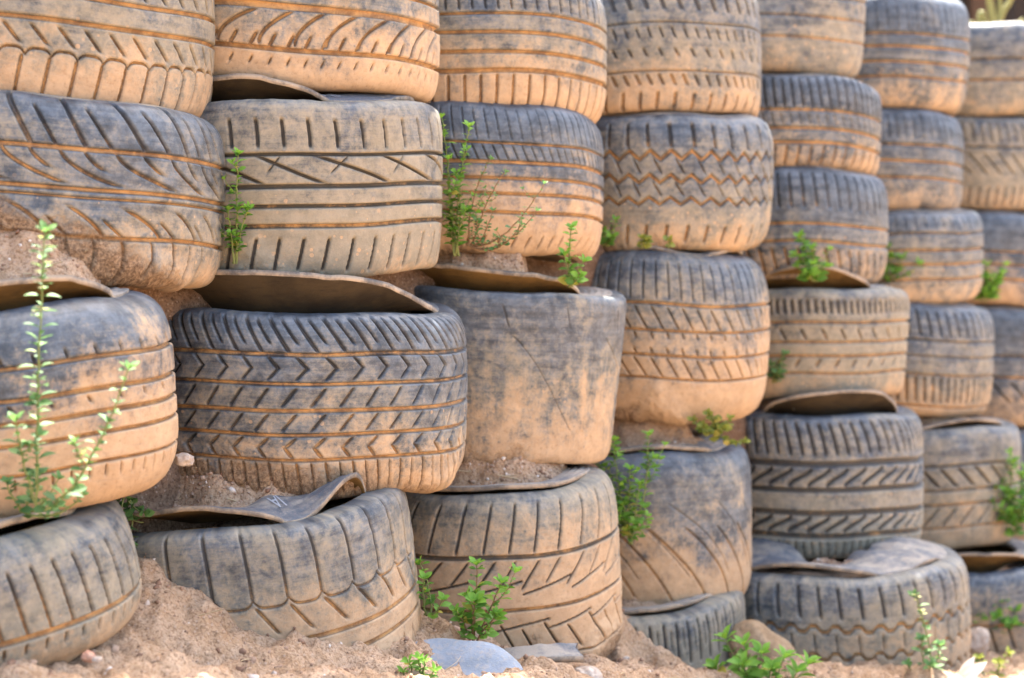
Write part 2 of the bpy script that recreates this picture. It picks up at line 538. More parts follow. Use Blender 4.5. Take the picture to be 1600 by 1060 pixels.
    return dict(c=c, xc=xc, d=d, R=R, H=H, h=h, base=base, rot=rot, zz0=zz[0], inset=inset, lw=lw, deform=deform, ro=ro, dome=dome, ths=ths, lift=lift, Rb=Rb, flap=max([f_[2] for f_ in flaps[:1]] + [0]) / ppm)

# ------------------------------------------------------------------ the tyres
TY = {}
c = lambda t, w=0.008: ('c', t, w)
# --- first stack (nearest, cut by the left edge)
TY['a1'] = tyre("tan tyre with scalloped shoulder blocks, topmost in the nearest stack at the left edge", 0, 327, -75, 182, 0.30, roll=3.0,
    n=5.5, seed=1, dust=0.60, sand=0.74, fill=0.7, gd=0.006, left=0.35, dk=0.08,
    pat=[('s', 0.10, 0.34, 0.042, 0.030, 0.006, 0.01), c(0.375), c(0.52), ('sc', 0.69, -0.04, 0.043, 0.004, 0.0), ('s', 0.56, 0.66, 0.043, 0.025, 0.005, 0.0, 0.3),
         ('s', 0.73, 0.97, 0.043, -0.012, 0.005, 0.0, 0.0)])
TY['a2'] = tyre("bluish dusty tyre with long curved sipes second from top at the left edge", 0, 345, 172, 436, 0.31, roll=2.0,
    n=4.6, a=0.085, seed=2, dust=0.42, sand=0.78, fill=0.9, left=0.9, crust=0.58, cl=1.2, dk=0.08,
    pat=[('s', 0.0, 0.27, 0.094, 0.045, 0.007, 0.0), ('s', 0.06, 0.27, 0.094, 0.040, 0.005, 0.0, 0.5), c(0.285), ('s', 0.29, 0.47, 0.094, 0.012, 0.0055, 0.085),
         ('s', 0.29, 0.39, 0.094, 0.012, 0.005, 0.02, 0.45), c(0.50, 0.007), c(0.545, 0.004), ('s', 0.60, 0.745, 0.094, 0.085, 0.0055, -0.03, 0.2), ('s', 0.66, 0.745, 0.094, 0.03, 0.004, 0.0, 0.8),
         c(0.755, 0.007), ('s', 0.76, 0.97, 0.094, 0.022, 0.006, -0.03, 0.1), ('s', 0.76, 0.95, 0.094, 0.02, 0.004, -0.03, 0.6)])
TY['a3'] = tyre("barrel-shaped blue and orange tyre behind the tall weed at the left edge", 0, 272, 470, 782, 0.262, roll=-3.0, tip=1.0,
    n=3.3, a=0.105, seed=3, dust=0.42, sand=0.50, fill=0.85, left=-0.5, streak=0.35, dk=-0.13, crust=0.97,
    pat=[c(0.27, 0.007), c(0.42, 0.007), c(0.53, 0.007), c(0.63, 0.006), c(0.77, 0.005), ('s', 0.22, 0.265, 0.05, 0.004, 0.004), ('s', 0.79, 0.84, 0.03, 0.0, 0.0035), ('s', 0.45, 0.475, 0.06, 0.004, 0.005)],
    flaps=[(-150, 205, 46, 0.6)], sdust=0.6)
TY['a4'] = tyre("half-buried pale grey tyre tilted in the bottom left corner with shoulder sipes", 0, 207, 812, 1020, 0.285, roll=-7.5, tip=4.5, dome=0.03, bead=0.11,
    n=3.6, a=0.10, seed=4, dust=0.62, sand=0.80, fill=0.9, left=0.1, gd=0.006, dk=-0.18, crust=1.0,
    pat=[('s', 0.20, 0.66, 0.042, 0.016, 0.0055), c(0.68, 0.009), ('s', 0.73, 0.80, 0.036, -0.003, 0.005)],
    flaps=[(-140, 150, 22, 0.7)], sdust=0.75)
# --- second stack
TY['b1'] = tyre("wide tan tyre with sweeping curved grooves, topmost in the second stack", 1, 680, -85, 152, 0.335, roll=1.2,
    n=6.5, a=0.07, seed=5, dust=0.5, sand=0.70, fill=0.95, left=-0.35, gd=0.007,
    pat=[('s', 0.10, 0.38, 0.085, 0.10, 0.007, -0.04), c(0.395, 0.006), c(0.535, 0.013), ('s', 0.56, 0.76, 0.072, -0.13, 0.006, 0.065), ('s', 0.70, 0.775, 0.036, -0.012, 0.006, 0, 0.2),
         c(0.785, 0.009), ('s', 0.84, 0.88, 0.036, -0.006, 0.003)])
TY['b2'] = tyre("grey-tan tyre with dark vertical slots and slanted grooves, second from top of second stack", 1, 690, 163, 418, 0.335, roll=0.6, tip=4.5, dome=0.012,
    n=8, a=0.075, seed=6, dust=0.66, sand=1.12, fill=0.18, streak=0.15, left=0.25, crust=0.93, cl=0.6, gd=0.0075,
    pat=[('s', 0.11, 0.26, 0.053, 0.008, 0.0065, -0.003), c(0.30, 0.006), ('s', 0.31, 0.455, 0.135, 0.150, 0.0055, -0.01), ('s', 0.31, 0.40, 0.135, -0.03, 0.002, 0, 0.4),
         c(0.475, 0.008), c(0.585, 0.007), c(0.695, 0.008), ('s', 0.77, 0.95, 0.048, -0.012, 0.006, 0.0)],
    flaps=[(280, 538, 36, 0.75, 0.85), (626, 660, 7, 0.7)], sdust=0.25, dark=True, letters=("CSIE", 552, 0.040, False), barrel=0.003)
TY['b3'] = tyre("large tyre with rows of blue chevron tread, third from top of second stack", 1, 727, 478, 742, 0.345, roll=0.4, tip=1.5, dome=0.015,
    n=5.0, a=0.08, seed=7, dust=0.40, sand=0.80, fill=0.62, streak=0.15, left=0.2, crust=0.82, cl=0.5, gd=0.006, barrel=0.004, inset=0.015, dark=True,
    pat=[('s', 0.02, 0.20, 0.0515, 0.040, 0.006), ('s', 0.03, 0.155, 0.0515, 0.030, 0.004, 0, 0.5), c(0.215, 0.008), ('ch', 0.225, 0.355, 0.0525, 0.020, 0.0048),
         c(0.375, 0.0065), ('s', 0.40, 0.50, 0.0525, -0.026, 0.0052), c(0.52, 0.0075), ('s', 0.54, 0.63, 0.0525, -0.026, 0.005), c(0.65, 0.0065), ('s', 0.665, 0.72, 0.0525, -0.02, 0.0055),
         ('s', 0.72, 0.775, 0.0525, 0.014, 0.006, 0, 0.6), c(0.785, 0.006), ('s', 0.80, 0.975, 0.0525, 0.010, 0.005), ('s', 0.80, 0.96, 0.0525, 0.008, 0.003, 0, 0.5)],
    flaps=[(205, 705, 60, 1.1, 1.0)], sdust=0.35)
TY['b4'] = tyre("half-buried tyre with rounded dark shoulder blocks and torn sidewall tongue, bottom of second stack", 1, 652, 765, 1065, 0.335, roll=-5.5, tip=6.5, dome=0.055, bead=0.13, inset=0.075,
    n=7.5, a=0.08, seed=8, dust=0.62, sand=0.50, fill=0.9, left=0.0, crust=0.70, cl=0.3, gd=0.0042, dk=-0.10,
    pat=[('s', 0.01, 0.33, 0.064, 0.014, 0.005, -0.006), ('sc', 0.37, 0.04, 0.064, 0.0042, 0.125), ('s', 0.37, 0.50, 0.064, 0.035, 0.0055, 0, 0.2), c(0.55, 0.008), c(0.665, 0.008),
         ('z', 0.82, 0.006, 0.035, 0.05)],
    flaps=[(200, 490, 34, 0.6), (515, 600, 42, 0.9, 1.6)], sdust=0.42, letters=("IA", 522, 0.030, True))
# --- third stack
TY['c1'] = tyre("dusty tyre with four straight grooves and square lower slots, topmost in the third stack", 2, 943, -15, 193, 0.315, roll=2.2,
    n=4.6, a=0.08, seed=9, dust=0.52, sand=0.70, fill=0.85, left=0.0,
    pat=[('s', 0.0, 0.28, 0.029, 0.012, 0.004), c(0.31, 0.006), c(0.44, 0.008), c(0.575, 0.008), c(0.705, 0.010), ('s', 0.735, 0.97, 0.036, 0.003, 0.0055)])
TY['c2'] = tyre("blue-topped tyre with five straight grooves behind the leggy weeds, second in third stack", 2, 945, 178, 400, 0.305, roll=1.2,
    n=4.0, a=0.085, seed=10, dust=0.34, sand=0.62, fill=0.85, left=0.1, crust=1.0, cl=0.5,
    pat=[c(0.275, 0.005), c(0.40, 0.008), c(0.505, 0.007), c(0.605, 0.007), c(0.725, 0.007), ('s', 0.285, 0.39, 0.022, 0.016, 0.002), ('s', 0.88, 0.95, 0.034, -0.008, 0.004), ('s', 0.05, 0.25, 0.025, 0.012, 0.0015)],
    sdust=0.5)
TY['c3'] = tyre("bald smooth tyre tapering downward with orange streaks, third in third stack", 2, 964, 452, 706, 0.285, roll=1.5,
    n=9.0, a=0.05, taper=0.085, seed=11, dust=0.45, sand=0.78, fill=0.8, streak=0.75, inset=0.0, left=-0.35, crust=0.93, cl=0.5, gd=0.002,
    pat=[('s', 0.25, 0.8, 0.31, 0.22, 0.002), ('s', 0.08, 0.2, 0.17, 0.012, 0.003)],
    flaps=[(575, 893, 34, 0.45, 1.0)], sdust=0.6)
TY['c4'] = tyre("sandy orange tyre with sawtooth tread behind the bright green weed, bottom of third stack", 2, 971, 738, 1022, 0.288, roll=-1.2, tip=2.5,
    n=4.5, a=0.085, seed=12, dust=0.70, sand=0.30, fill=0.35, left=0.3, crust=0.84, cl=0.1, gd=0.006, dk=-0.06,
    pat=[('s', 0.04, 0.285, 0.058, -0.020, 0.0048), c(0.305, 0.009), ('s', 0.33, 0.475, 0.112, -0.045, 0.0045), ('s', 0.33, 0.45, 0.112, -0.035, 0.0036, 0, 0.46), ('saw', 0.465, -0.07, 0.112, 0.004, 0.6),
         c(0.58, 0.007), ('s', 0.66, 0.83, 0.112, 0.045, 0.0045, 0, 0.1), ('s', 0.69, 0.82, 0.112, 0.035, 0.004, 0, 0.6), ('saw', 0.665, -0.05, 0.112, 0.004, 0.1), c(0.845, 0.004)],
    flaps=[(610, 925, 11, 0.35)], sdust=0.7)
# --- fourth stack
TY['d1'] = tyre("mottled worn tyre with notched edges and sunlit top, topmost of fourth stack", 3, 1187, 0, 188, 0.285, roll=0.5,
    n=6.5, a=0.06, seed=13, dust=0.54, sand=0.82, fill=0.55, streak=0.6, left=0.1, wear=0.45, gd=0.005,
    pat=[('s', 0.10, 0.22, 0.044, 0.014, 0.010), c(0.32, 0.003), ('s', 0.36, 0.44, 0.03, 0.01, 0.005), ('s', 0.52, 0.58, 0.04, 0.01, 0.006), c(0.69, 0.003), ('s', 0.72, 0.80, 0.03, 0.012, 0.007), ('s', 0.86, 0.99, 0.046, -0.003, 0.008)])
TY['d2'] = tyre("tyre with orange zigzag grooves, second from top of fourth stack", 3, 1207, 188, 390, 0.29, roll=1.0,
    n=3.8, a=0.085, seed=14, dust=0.48, sand=0.98, fill=0.95, left=0.1, crust=1.02, gd=0.007,
    pat=[('s', 0.08, 0.25, 0.055, 0.006, 0.008), ('z', 0.31, 0.008, 0.011, 0.052), ('z', 0.48, 0.007, 0.010, 0.052), ('z', 0.64, 0.006, 0.009, 0.052), ('s', 0.33, 0.44, 0.052, 0.02, 0.003, 0, 0.3), ('s', 0.50, 0.60, 0.052, 0.02, 0.003, 0, 0.3), ('s', 0.82, 0.94, 0.05, -0.005, 0.007)])
TY['d3'] = tyre("round bulging orange tyre with fine diagonal sipes, third from top of fourth stack", 3, 1200, 393, 645, 0.285, roll=0.5, tip=1.5,
    n=3.3, a=0.10, seed=15, dust=0.50, sand=0.60, fill=0.75, left=-0.6, streak=0.4, crust=1.0, cl=0.6,
    pat=[('s', 0.06, 0.27, 0.030, 0.004, 0.003), c(0.30, 0.007), c(0.455, 0.006), c(0.60, 0.006), c(0.735, 0.005), ('s', 0.32, 0.445, 0.037, 0.028, 0.0035), ('s', 0.465, 0.50, 0.037, 0.004, 0.004), ('s', 0.56, 0.59, 0.037, 0.004, 0.004),
         ('s', 0.615, 0.725, 0.037, 0.028, 0.0035)],
    flaps=[(850, 1042, 7, 0.35), (1095, 1165, 8, 0.5)], sdust=0.75)
TY['d4'] = tyre("smooth tyre with faint fan-shaped curved grooves beside the tall green weed, fourth stack", 3, 1177, 690, 932, 0.285, roll=-1.5, tip=2.0, dome=0.02,
    n=4.2, a=0.085, seed=16, dust=0.42, sand=0.60, fill=0.75, left=0.05, streak=0.45, gd=0.003, crust=1.1,
    pat=[('s', 0.45, 0.92, 0.085, 0.20, 0.005, -0.06), ('s', 0.30, 0.75, 0.12, 0.22, 0.002, -0.06, 0.4)],
    flaps=[(900, 1110, 9, 0.4)], sdust=0.65)
TY['d5'] = tyre("low grey tyre with dark upright sipes sunk in soil, bottom of fourth stack", 3, 1168, 918, 1096, 0.30, roll=-2.0, tip=3.0,
    n=7, a=0.08, seed=17, dust=0.72, sand=0.85, fill=0.2, left=0.1, gd=0.006, dk=-0.05,
    pat=[('s', 0.05, 0.40, 0.034, 0.004, 0.006), ('s', 0.1, 0.28, 0.034, 0.003, 0.002, 0, 0.5), c(0.58, 0.006), ('s', 0.62, 0.9, 0.068, 0.008, 0.005)],
    flaps=[(930, 1112, 11, 0.5)], sdust=0.5)
# --- fifth stack
TY['e1'] = tyre("plain dusty tyre cut by the top edge, topmost of fifth stack", 4, 1348, -50, 126, 0.285, roll=2.0,
    n=5.0, a=0.075, seed=18, dust=0.46, sand=1.05, fill=0.4, left=0.2, wear=0.3, gd=0.003,
    pat=[c(0.35, 0.006), c(0.52, 0.006), c(0.70, 0.006)])
TY['e2'] = tyre("slanting tyre with fine dark sipes under the topmost tyre of fifth stack", 4, 1370, 134, 272, 0.30, roll=2.5,
    n=5.0, a=0.07, seed=19, dust=0.34, sand=0.88, fill=0.6, left=0.1,
    pat=[('s', 0.03, 0.36, 0.027, 0.014, 0.006), c(0.385, 0.008), c(0.58, 0.008), ('s', 0.42, 0.55, 0.026, 0.01, 0.002), c(0.73, 0.008), ('s', 0.76, 0.97, 0.036, -0.004, 0.007)])
TY['e3'] = tyre("blue scuffed tyre with a loose ochre rubber lip below, third of fifth stack", 4, 1385, 272, 440, 0.295, roll=1.8,
    n=4.0, a=0.08, seed=20, dust=0.28, sand=0.90, fill=0.8, left=0.1, streak=0.3,
    pat=[('s', 0.06, 0.36, 0.033, 0.012, 0.005), c(0.50, 0.007), c(0.655, 0.007), ('s', 0.72, 0.93, 0.036, 0.02, 0.006)])
TY['e4'] = tyre("pale tan ribbed tyre with small slanted nicks, fourth of fifth stack", 4, 1418, 447, 612, 0.295, roll=0.5, tip=1.5,
    n=5.0, a=0.075, taper=0.05, seed=21, dust=0.68, sand=0.95, fill=0.8, left=-0.1, streak=0.2,
    pat=[('s', 0.10, 0.22, 0.020, 0.004, 0.008), c(0.30, 0.006), ('s', 0.36, 0.45, 0.052, 0.014, 0.005), c(0.475, 0.006), c(0.60, 0.006), ('s', 0.63, 0.70, 0.052, -0.012, 0.005), c(0.76, 0.005)],
    flaps=[(1150, 1337, 34, 0.7)], sdust=0.6)
TY['e5'] = tyre("dark grey tyre with deep black grooves and S-shaped slots in the fifth stack", 4, 1437, 635, 850, 0.31, roll=0.0, tip=1.0,
    n=4.8, a=0.08, seed=22, dust=0.50, sand=1.5, fill=0.0, streak=0.1, left=0.0, gd=0.008,
    pat=[('s', 0.04, 0.26, 0.031, 0.030, 0.007, -0.008), c(0.325, 0.014), ('S', 0.355, 0.48, 0.050, -0.055, 0.009), c(0.505, 0.012), c(0.665, 0.013), ('S', 0.685, 0.80, 0.050, -0.055, 0.009), c(0.825, 0.013), ('s', 0.86, 0.97, 0.022, 0.002, 0.003)],
    flaps=[(1172, 1388, 38, 0.55)], sdust=0.2, dark=True)
TY['e6'] = tyre("wide tyre with notched castellated grooves and two arched sidewall openings, bottom right", 4, 1512, 862, 1050, 0.36, roll=-1.0, tip=1.0, dome=0.03, bead=0.17, inset=0.12,
    n=4.5, a=0.085, seed=23, dust=0.60, sand=0.66, crust=1.0, fill=0.8, left=0.1, gd=0.007, dk=-0.22,
    pat=[('s', 0.06, 0.30, 0.052, 0.010, 0.007), ('z', 0.385, 0.007, 0.0075, 0.056, 'sq'), ('z', 0.60, 0.006, 0.0075, 0.056, 'sq'), ('s', 0.43, 0.56, 0.056, 0.004, 0.003), ('z', 0.80, 0.006, 0.0075, 0.056, 'sq')],
    flaps=[(1150, 1342, 17, 0.7), (1395, 1452, 6, 0.7)], sdust=0.45)
# --- sixth stack
TY['f1'] = tyre("blue tyre with four straight grooves and sunlit shoulder, topmost of sixth stack", 5, 1508, 8, 180, 0.295, roll=2.5,
    n=4.2, a=0.085, seed=24, dust=0.30, sand=0.95, fill=0.6, left=0.2, streak=0.4,
    pat=[c(0.36, 0.007), c(0.47, 0.008), c(0.60, 0.008), c(0.73, 0.007), ('s', 0.1, 0.33, 0.03, 0.01, 0.002)])
TY['f2'] = tyre("blue-grey tyre with three straight grooves, second of sixth stack", 5, 1497, 180, 333, 0.285, roll=0.4,
    n=4.5, a=0.08, seed=25, dust=0.31, sand=0.95, fill=0.55, left=0.2,
    pat=[c(0.36, 0.007), c(0.52, 0.008), c(0.68, 0.007), ('s', 0.06, 0.30, 0.028, 0.008, 0.003)])
TY['f3'] = tyre("pale blue ribbed tyre with four thin grooves, third of sixth stack", 5, 1529, 333, 472, 0.295, roll=0.5,
    n=4.5, a=0.08, seed=26, dust=0.42, sand=0.88, fill=0.6, left=-0.1,
    pat=[c(0.24, 0.006), c(0.42, 0.008), c(0.57, 0.008), c(0.73, 0.007), ('s', 0.05, 0.2, 0.03, 0.005, 0.002)])
TY['f4'] = tyre("tyre with upper and lower rows of dark sipes, fourth of sixth stack", 5, 1548, 472, 642, 0.30, roll=1.5,
    n=3.8, a=0.09, seed=27, dust=0.46, sand=0.88, fill=0.5, left=0.2,
    pat=[('s', 0.06, 0.28, 0.033, 0.012, 0.007), c(0.32, 0.005), c(0.46, 0.004), c(0.62, 0.005), ('s', 0.64, 0.86, 0.026, 0.004, 0.007), c(0.9, 0.006)])
TY['f5'] = tyre("tan tyre with dark slanted leaf-like grooves under a lifted grey rim, fifth of sixth stack", 5, 1584, 655, 838, 0.30, roll=0.0, tip=1.5,
    n=5.2, a=0.075, taper=0.04, seed=28, dust=0.60, sand=0.85, fill=0.4, left=0.1,
    pat=[c(0.29, 0.006), ('s', 0.31, 0.46, 0.055, 0.050, 0.008), c(0.49, 0.006), c(0.61, 0.006), ('s', 0.63, 0.78, 0.055, -0.045, 0.004), c(0.80, 0.005)],
    flaps=[(1400, 1545, 11, 0.5)], sdust=0.4)
TY['f6'] = tyre("blue-grey tyre below an ochre sidewall lip in the lower right corner", 5, 1665, 862, 1015, 0.31, roll=-1.0, tip=3.0, dome=0.02,
    n=4.5, a=0.08, seed=29, dust=0.40, sand=0.55, fill=0.5, left=0.2, dk=-0.12,
    pat=[c(0.50, 0.008), ('s', 0.52, 0.85, 0.05, 0.03, 0.006)],
    flaps=[(1400, 1592, 32, 0.7)], sdust=0.5)
# --- seventh stack, cut by the right edge
TY['g1'] = tyre("mottled grey tyre under the yellow stalks, topmost at the right edge", 6, 1658, 50, 190, 0.29, roll=3.0,
    n=4.8, a=0.08, seed=30, dust=0.44, sand=1.05, fill=0.4, left=0.1, wear=0.3, pat=[c(0.4, 0.007), c(0.62, 0.007)])
TY['g2'] = tyre("tan worn tyre at the right edge with faint arrow sipes, second of the last stack", 6, 1655, 194, 332, 0.29, roll=-0.5,
    n=4.5, a=0.08, seed=31, dust=0.62, sand=0.95, fill=0.4, left=0.1, pat=[('s', 0.05, 0.28, 0.03, 0.012, 0.004), c(0.33, 0.005), ('s', 0.4, 0.62, 0.05, 0.06, 0.004), ('s', 0.75, 0.95, 0.03, -0.01, 0.004)])
TY['g3'] = tyre("dark blue tyre at the right edge with three straight grooves, third of the last stack", 6, 1665, 335, 474, 0.29, roll=0.5,
    n=4.5, a=0.08, seed=32, dust=0.24, sand=0.76, fill=0.5, left=0.2, pat=[c(0.42, 0.007), c(0.56, 0.008), c(0.72, 0.008)])
TY['g4'] = tyre("dark blue tyre at the right edge with swept grooves, fourth of the last stack", 6, 1678, 479, 655, 0.29, roll=0.0,
    n=4.5, a=0.08, seed=33, dust=0.26, sand=0.82, fill=0.4, left=0.2, pat=[c(0.4, 0.007), c(0.58, 0.008), ('s', 0.62, 0.8, 0.06, 0.06, 0.005)])
TY['g5'] = tyre("dark shaded tyre barely showing at the right edge behind the green weed", 6, 1705, 662, 835, 0.29, roll=0.0,
    n=4.5, a=0.08, seed=34, dust=0.3, sand=0.85, fill=0.3, left=0.2, pat=[c(0.4, 0.007), c(0.6, 0.008)])

# ------------------------------------------------------------------ ground
gp = [(-400, 940, 2.6), (-150, 960, 2.7), (0, 985, 2.72), (0, 1060, 2.52), (-200, 1150, 2.3), (100, 1000, 2.72), (207, 880, 2.98), (228, 842, 3.05), (300, 928, 3.03), (420, 1002, 2.99),
      (200, 1060, 2.66), (400, 1065, 2.82), (550, 1065, 2.98), (640, 1000, 3.22), (660, 950, 3.38), (700, 1066, 3.22), (800, 1052, 3.42), (900, 1052, 3.50), (950, 1032, 3.75),
      (950, 905, 3.9), (1010, 1070, 3.88), (1130, 1058, 4.0), (1200, 1030, 4.12), (1300, 1042, 4.2), (1420, 1044, 4.4), (1510, 1030, 4.75), (1590, 1000, 5.05), (1620, 960, 5.4), (1680, 945, 5.7)]
GP = [at(*p) for p in gp]
GPX = [(v.x, v.y, v.z) for v in GP]
for x in (-3, -2, -1, 0, 1, 2, 3):
    GPX += [(x, 1.2, 0.1 if x < 0 else 0.02), (x, 0, 0.0)]
GPX += [(-1.4, 2.2, 0.42), (-1.6, 2.7, 0.52), (-2.6, 2.6, 0.45), (-3.5, 3, 0.4), (-0.6, 2.2, 0.26), (0.2, 2.6, 0.06), (0.8, 3.2, 0.0), (0.5, 3.4, 0.02), (1.2, 3.6, 0.0), (2.2, 4.2, 0.0), (3, 5.5, 0), (3.5, 6.5, 0), (4, 4, 0)]
GPX = np.array(GPX)


def ground_z(x, y):
    x = np.asarray(x, float); y = np.asarray(y, float)
    num = np.zeros_like(x); den = np.zeros_like(x)
    for px, py, pz in GPX:
        d2 = (x - px) ** 2 + (y - py) ** 2
        w = 1.0 / (d2 + 0.004) ** 1.6
        num += w * pz; den += w
    z = num / den
    far = sstep(2.0, 5.0, np.hypot(x - 0.5, y - 3.5) - 1.5)
    return z * (1 - far)


def rough_soil(x, y, seed):
    return (fbm(x * 7, y * 7, seed, 4) - 0.5) * 0.05 + (fbm(x * 28, y * 28, seed + 7, 4) - 0.5) * 0.026 + (fbm(x * 95, y * 95, seed + 11, 3, 0.6) - 0.5) * 0.011


def axis(lo, hi, step, far, nfar):
    mid = np.arange(lo, hi, step)
    g1 = lo - (np.geomspace(0.05, far, nfar))[::-1]
    g2 = hi + np.geomspace(0.05, far, nfar)
    return np.concatenate([g1, mid, g2])


gx = axis(-1.15, 2.0, 0.0075, 80, 40); gy = axis(2.2, 5.8, 0.0085, 80, 40)
GX, GY = np.meshgrid(gx, gy, indexing='ij')
near = 1 - sstep(1.0, 4.0, np.maximum(np.abs(GX - 0.4) - 1.4, np.abs(GY - 4) - 1.6))
GZ = ground_z(GX, GY) + (rough_soil(GX, GY, 50) * 1.25 + 0.02 * (np.abs(fbm(GX * 14, GY * 14, 58, 3) - 0.5) * -4 + 0.3)) * (0.3 + 0.7 * near)
g = mesh_obj("ground", np.stack([GX, GY, GZ], -1), grid_faces(len(gx), len(gy), flip=False), M_SOIL)
tag(g, kind="structure")

# ------------------------------------------------------------------ soil packed behind and between the tyres
sv = []; sf = []; sbase = 0


def soil_add(V, F):
    global sbase
    sv.append(V.reshape(-1, 3)); sf.append(F + sbase); sbase += V.size // 3


ss_ = np.arange(-1.6, 6.2, 0.02); zs_ = np.arange(-0.1, 1.80, 0.02)
SS, ZZ = np.meshgrid(ss_, zs_, indexing='ij')
kk = SS / 0.606
wx, wy = 0.6528, 0.7575
bx = -0.82 + 0.3955 * kk; by = 3.08 + 0.459 * kk + 0.154 * (ZZ - 0.9)
off = 0.00 + 0.08 * fbm(SS * 4, ZZ * 4, 71, 4) + 0.04 * (fbm(SS * 20, ZZ * 20, 75, 3) - 0.5)
soil_add(np.stack([bx + wy * off, by - wx * off, ZZ], -1), grid_faces(len(ss_), len(zs_), flip=False))
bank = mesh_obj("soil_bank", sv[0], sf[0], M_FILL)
tag(bank, kind="structure")
# level ground above the wall, behind it
tx = np.concatenate([np.arange(0, 1.2, 0.06), np.geomspace(1.3, 40, 18)])
KK, TXX = np.meshgrid(np.linspace(-60, 60, 161), tx, indexing='ij')
TZ = 1.70 + 0.05 * fbm(KK * 2, TXX * 3, 83, 4) - 0.02
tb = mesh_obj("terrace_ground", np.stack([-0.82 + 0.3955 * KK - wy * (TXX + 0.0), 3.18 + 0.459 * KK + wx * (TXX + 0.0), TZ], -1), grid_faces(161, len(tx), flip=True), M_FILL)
tag(tb, kind="structure")

sv = []; sf = []; sbase = 0
clods = []
crng = random.Random(4)


def clod_scatter(P, n, smin=0.002, smax=0.007):
    if len(P) == 0: return
    idx = [crng.randrange(len(P)) for _ in range(n)]
    for i in idx: clods.append((P[i], smin + (smax - smin) * crng.random() ** 2.5))


def mound(on, px, d, w, dep, h, seed, lean=0.0, n=200, pw=1.3, lowered=0.012):
    """soil spilled on the ledge that tyre `on` offers: w and dep half sizes in metres"""
    t = TY[on]
    cc = at(px, 500, d)
    R_ = np.array(t['rot'].to_matrix()); nrm = R_[:, 2]; p0 = np.array(t['base']) + nrm * t['H']
    m = max(28, int(w / 0.0055)); k = max(20, int(dep / 0.006))
    X, Y = np.meshgrid(np.linspace(-1.2, 1.2, 2 * m), np.linspace(-1.2, 1.2, 2 * k), indexing='ij')
    wx_, wy_ = X * w + cc.x, Y * dep + cc.y
    rho = np.sqrt(X * X + Y * Y) + (fbm(wx_ * 9, wy_ * 9, seed, 3) - 0.5) * 0.6
    z = h * (np.clip(1 - rho * rho, -0.6, 1)) * (1 + lean * X)
    z = np.where(z > 0, h * (np.clip(z / h, 0, 9)) ** (1 / pw), z) + rough_soil(wx_ * 1.3, wy_ * 1.3, seed + 3) * 0.8
    rt = np.hypot(wx_ - t['c'].x, wy_ - t['c'].y) + (fbm(wx_ * 25, wy_ * 25, seed + 4, 3) - 0.5) * 0.03
    r0_ = np.hypot(wx_ - t['c'].x, wy_ - t['c'].y)
    edge = t['ro'] - (t['inset'] if t['flap'] else 0.012)
    fade = (1 - sstep(edge - 0.045, edge, rt)) * (1 - sstep(0.85, 1.1, rho))
    z = np.minimum(z, 1.3 * np.clip(edge - rt, 0, 9)) * fade + fade * 0.012 - 0.004
    
    ang = np.mod(np.arctan2(wx_ - t['c'].x, -(wy_ - t['c'].y)) + rad(95), 2 * math.pi) - rad(95)
    lf = np.interp(ang, t['ths'], t['lift']); lw_ = np.interp(ang, t['ths'], t['lw'])
    qq = np.clip((t['ro'] + 0.004 + 0.25 * lf - r0_) / (t['ro'] - t['Rb'] + 0.25 * lf), 0, 1)
    zs_f = t['zz0'] + 0.002 + (t['h'] - t['zz0'] + 0.006) * np.sin(np.clip(qq * 1.6, 0, 1) * math.pi / 2) - 0.012 * qq * qq \
        + lf * (1 - qq) ** 1.1 - lf * 0.35 * qq + t['dome'] * np.minimum(qq * 1.6, 1.0) * (1 - lw_)
    _, zs_f = t['deform'](ang, r0_, zs_f)
    zp = p0[2] + (zs_f - t['h']) - (nrm[0] * (wx_ - p0[0]) + nrm[1] * (wy_ - p0[1])) / nrm[2]
    V = np.stack([wx_, wy_, zp + z], -1)
    ok = (rho < 1.2) & (rt < edge + 0.004) & (r0_ < t['ro'] + 0.2 * lf - 0.002)
    F = grid_faces(2 * m, 2 * k, flip=False)
    okf = ok.reshape(-1)[F].all(1)
    soil_add(V, F[okf])
    clod_scatter(V[ok & (z > 0.002)], n)


# soil filling each tyre below its upper opening
for key, t in TY.items():
    if t['c'].x - 0.9 > 0.8 * t['d']: pass
    nr_, na_ = 14, 72
    q_ = np.linspace(0.02, 1, nr_); a_ = np.linspace(0, 2 * math.pi, na_ + 1)[:-1]
    A_, Q_ = np.meshgrid(a_, q_, indexing='ij')
    rr_ = (t['R'] - 0.034) * Q_
    x_, y_ = rr_ * np.sin(A_), -rr_ * np.cos(A_)
    z_ = t['H'] - 0.052 + rough_soil(x_ + t['c'].x, y_ + t['c'].y, 90)
    V = np.stack([x_, y_, z_], -1).reshape(-1, 3)
    Rm = np.array(t['rot'].to_matrix()); V = V @ Rm.T + np.array(t['base'])
    soil_add(V, grid_faces(na_, nr_, True, flip=True))

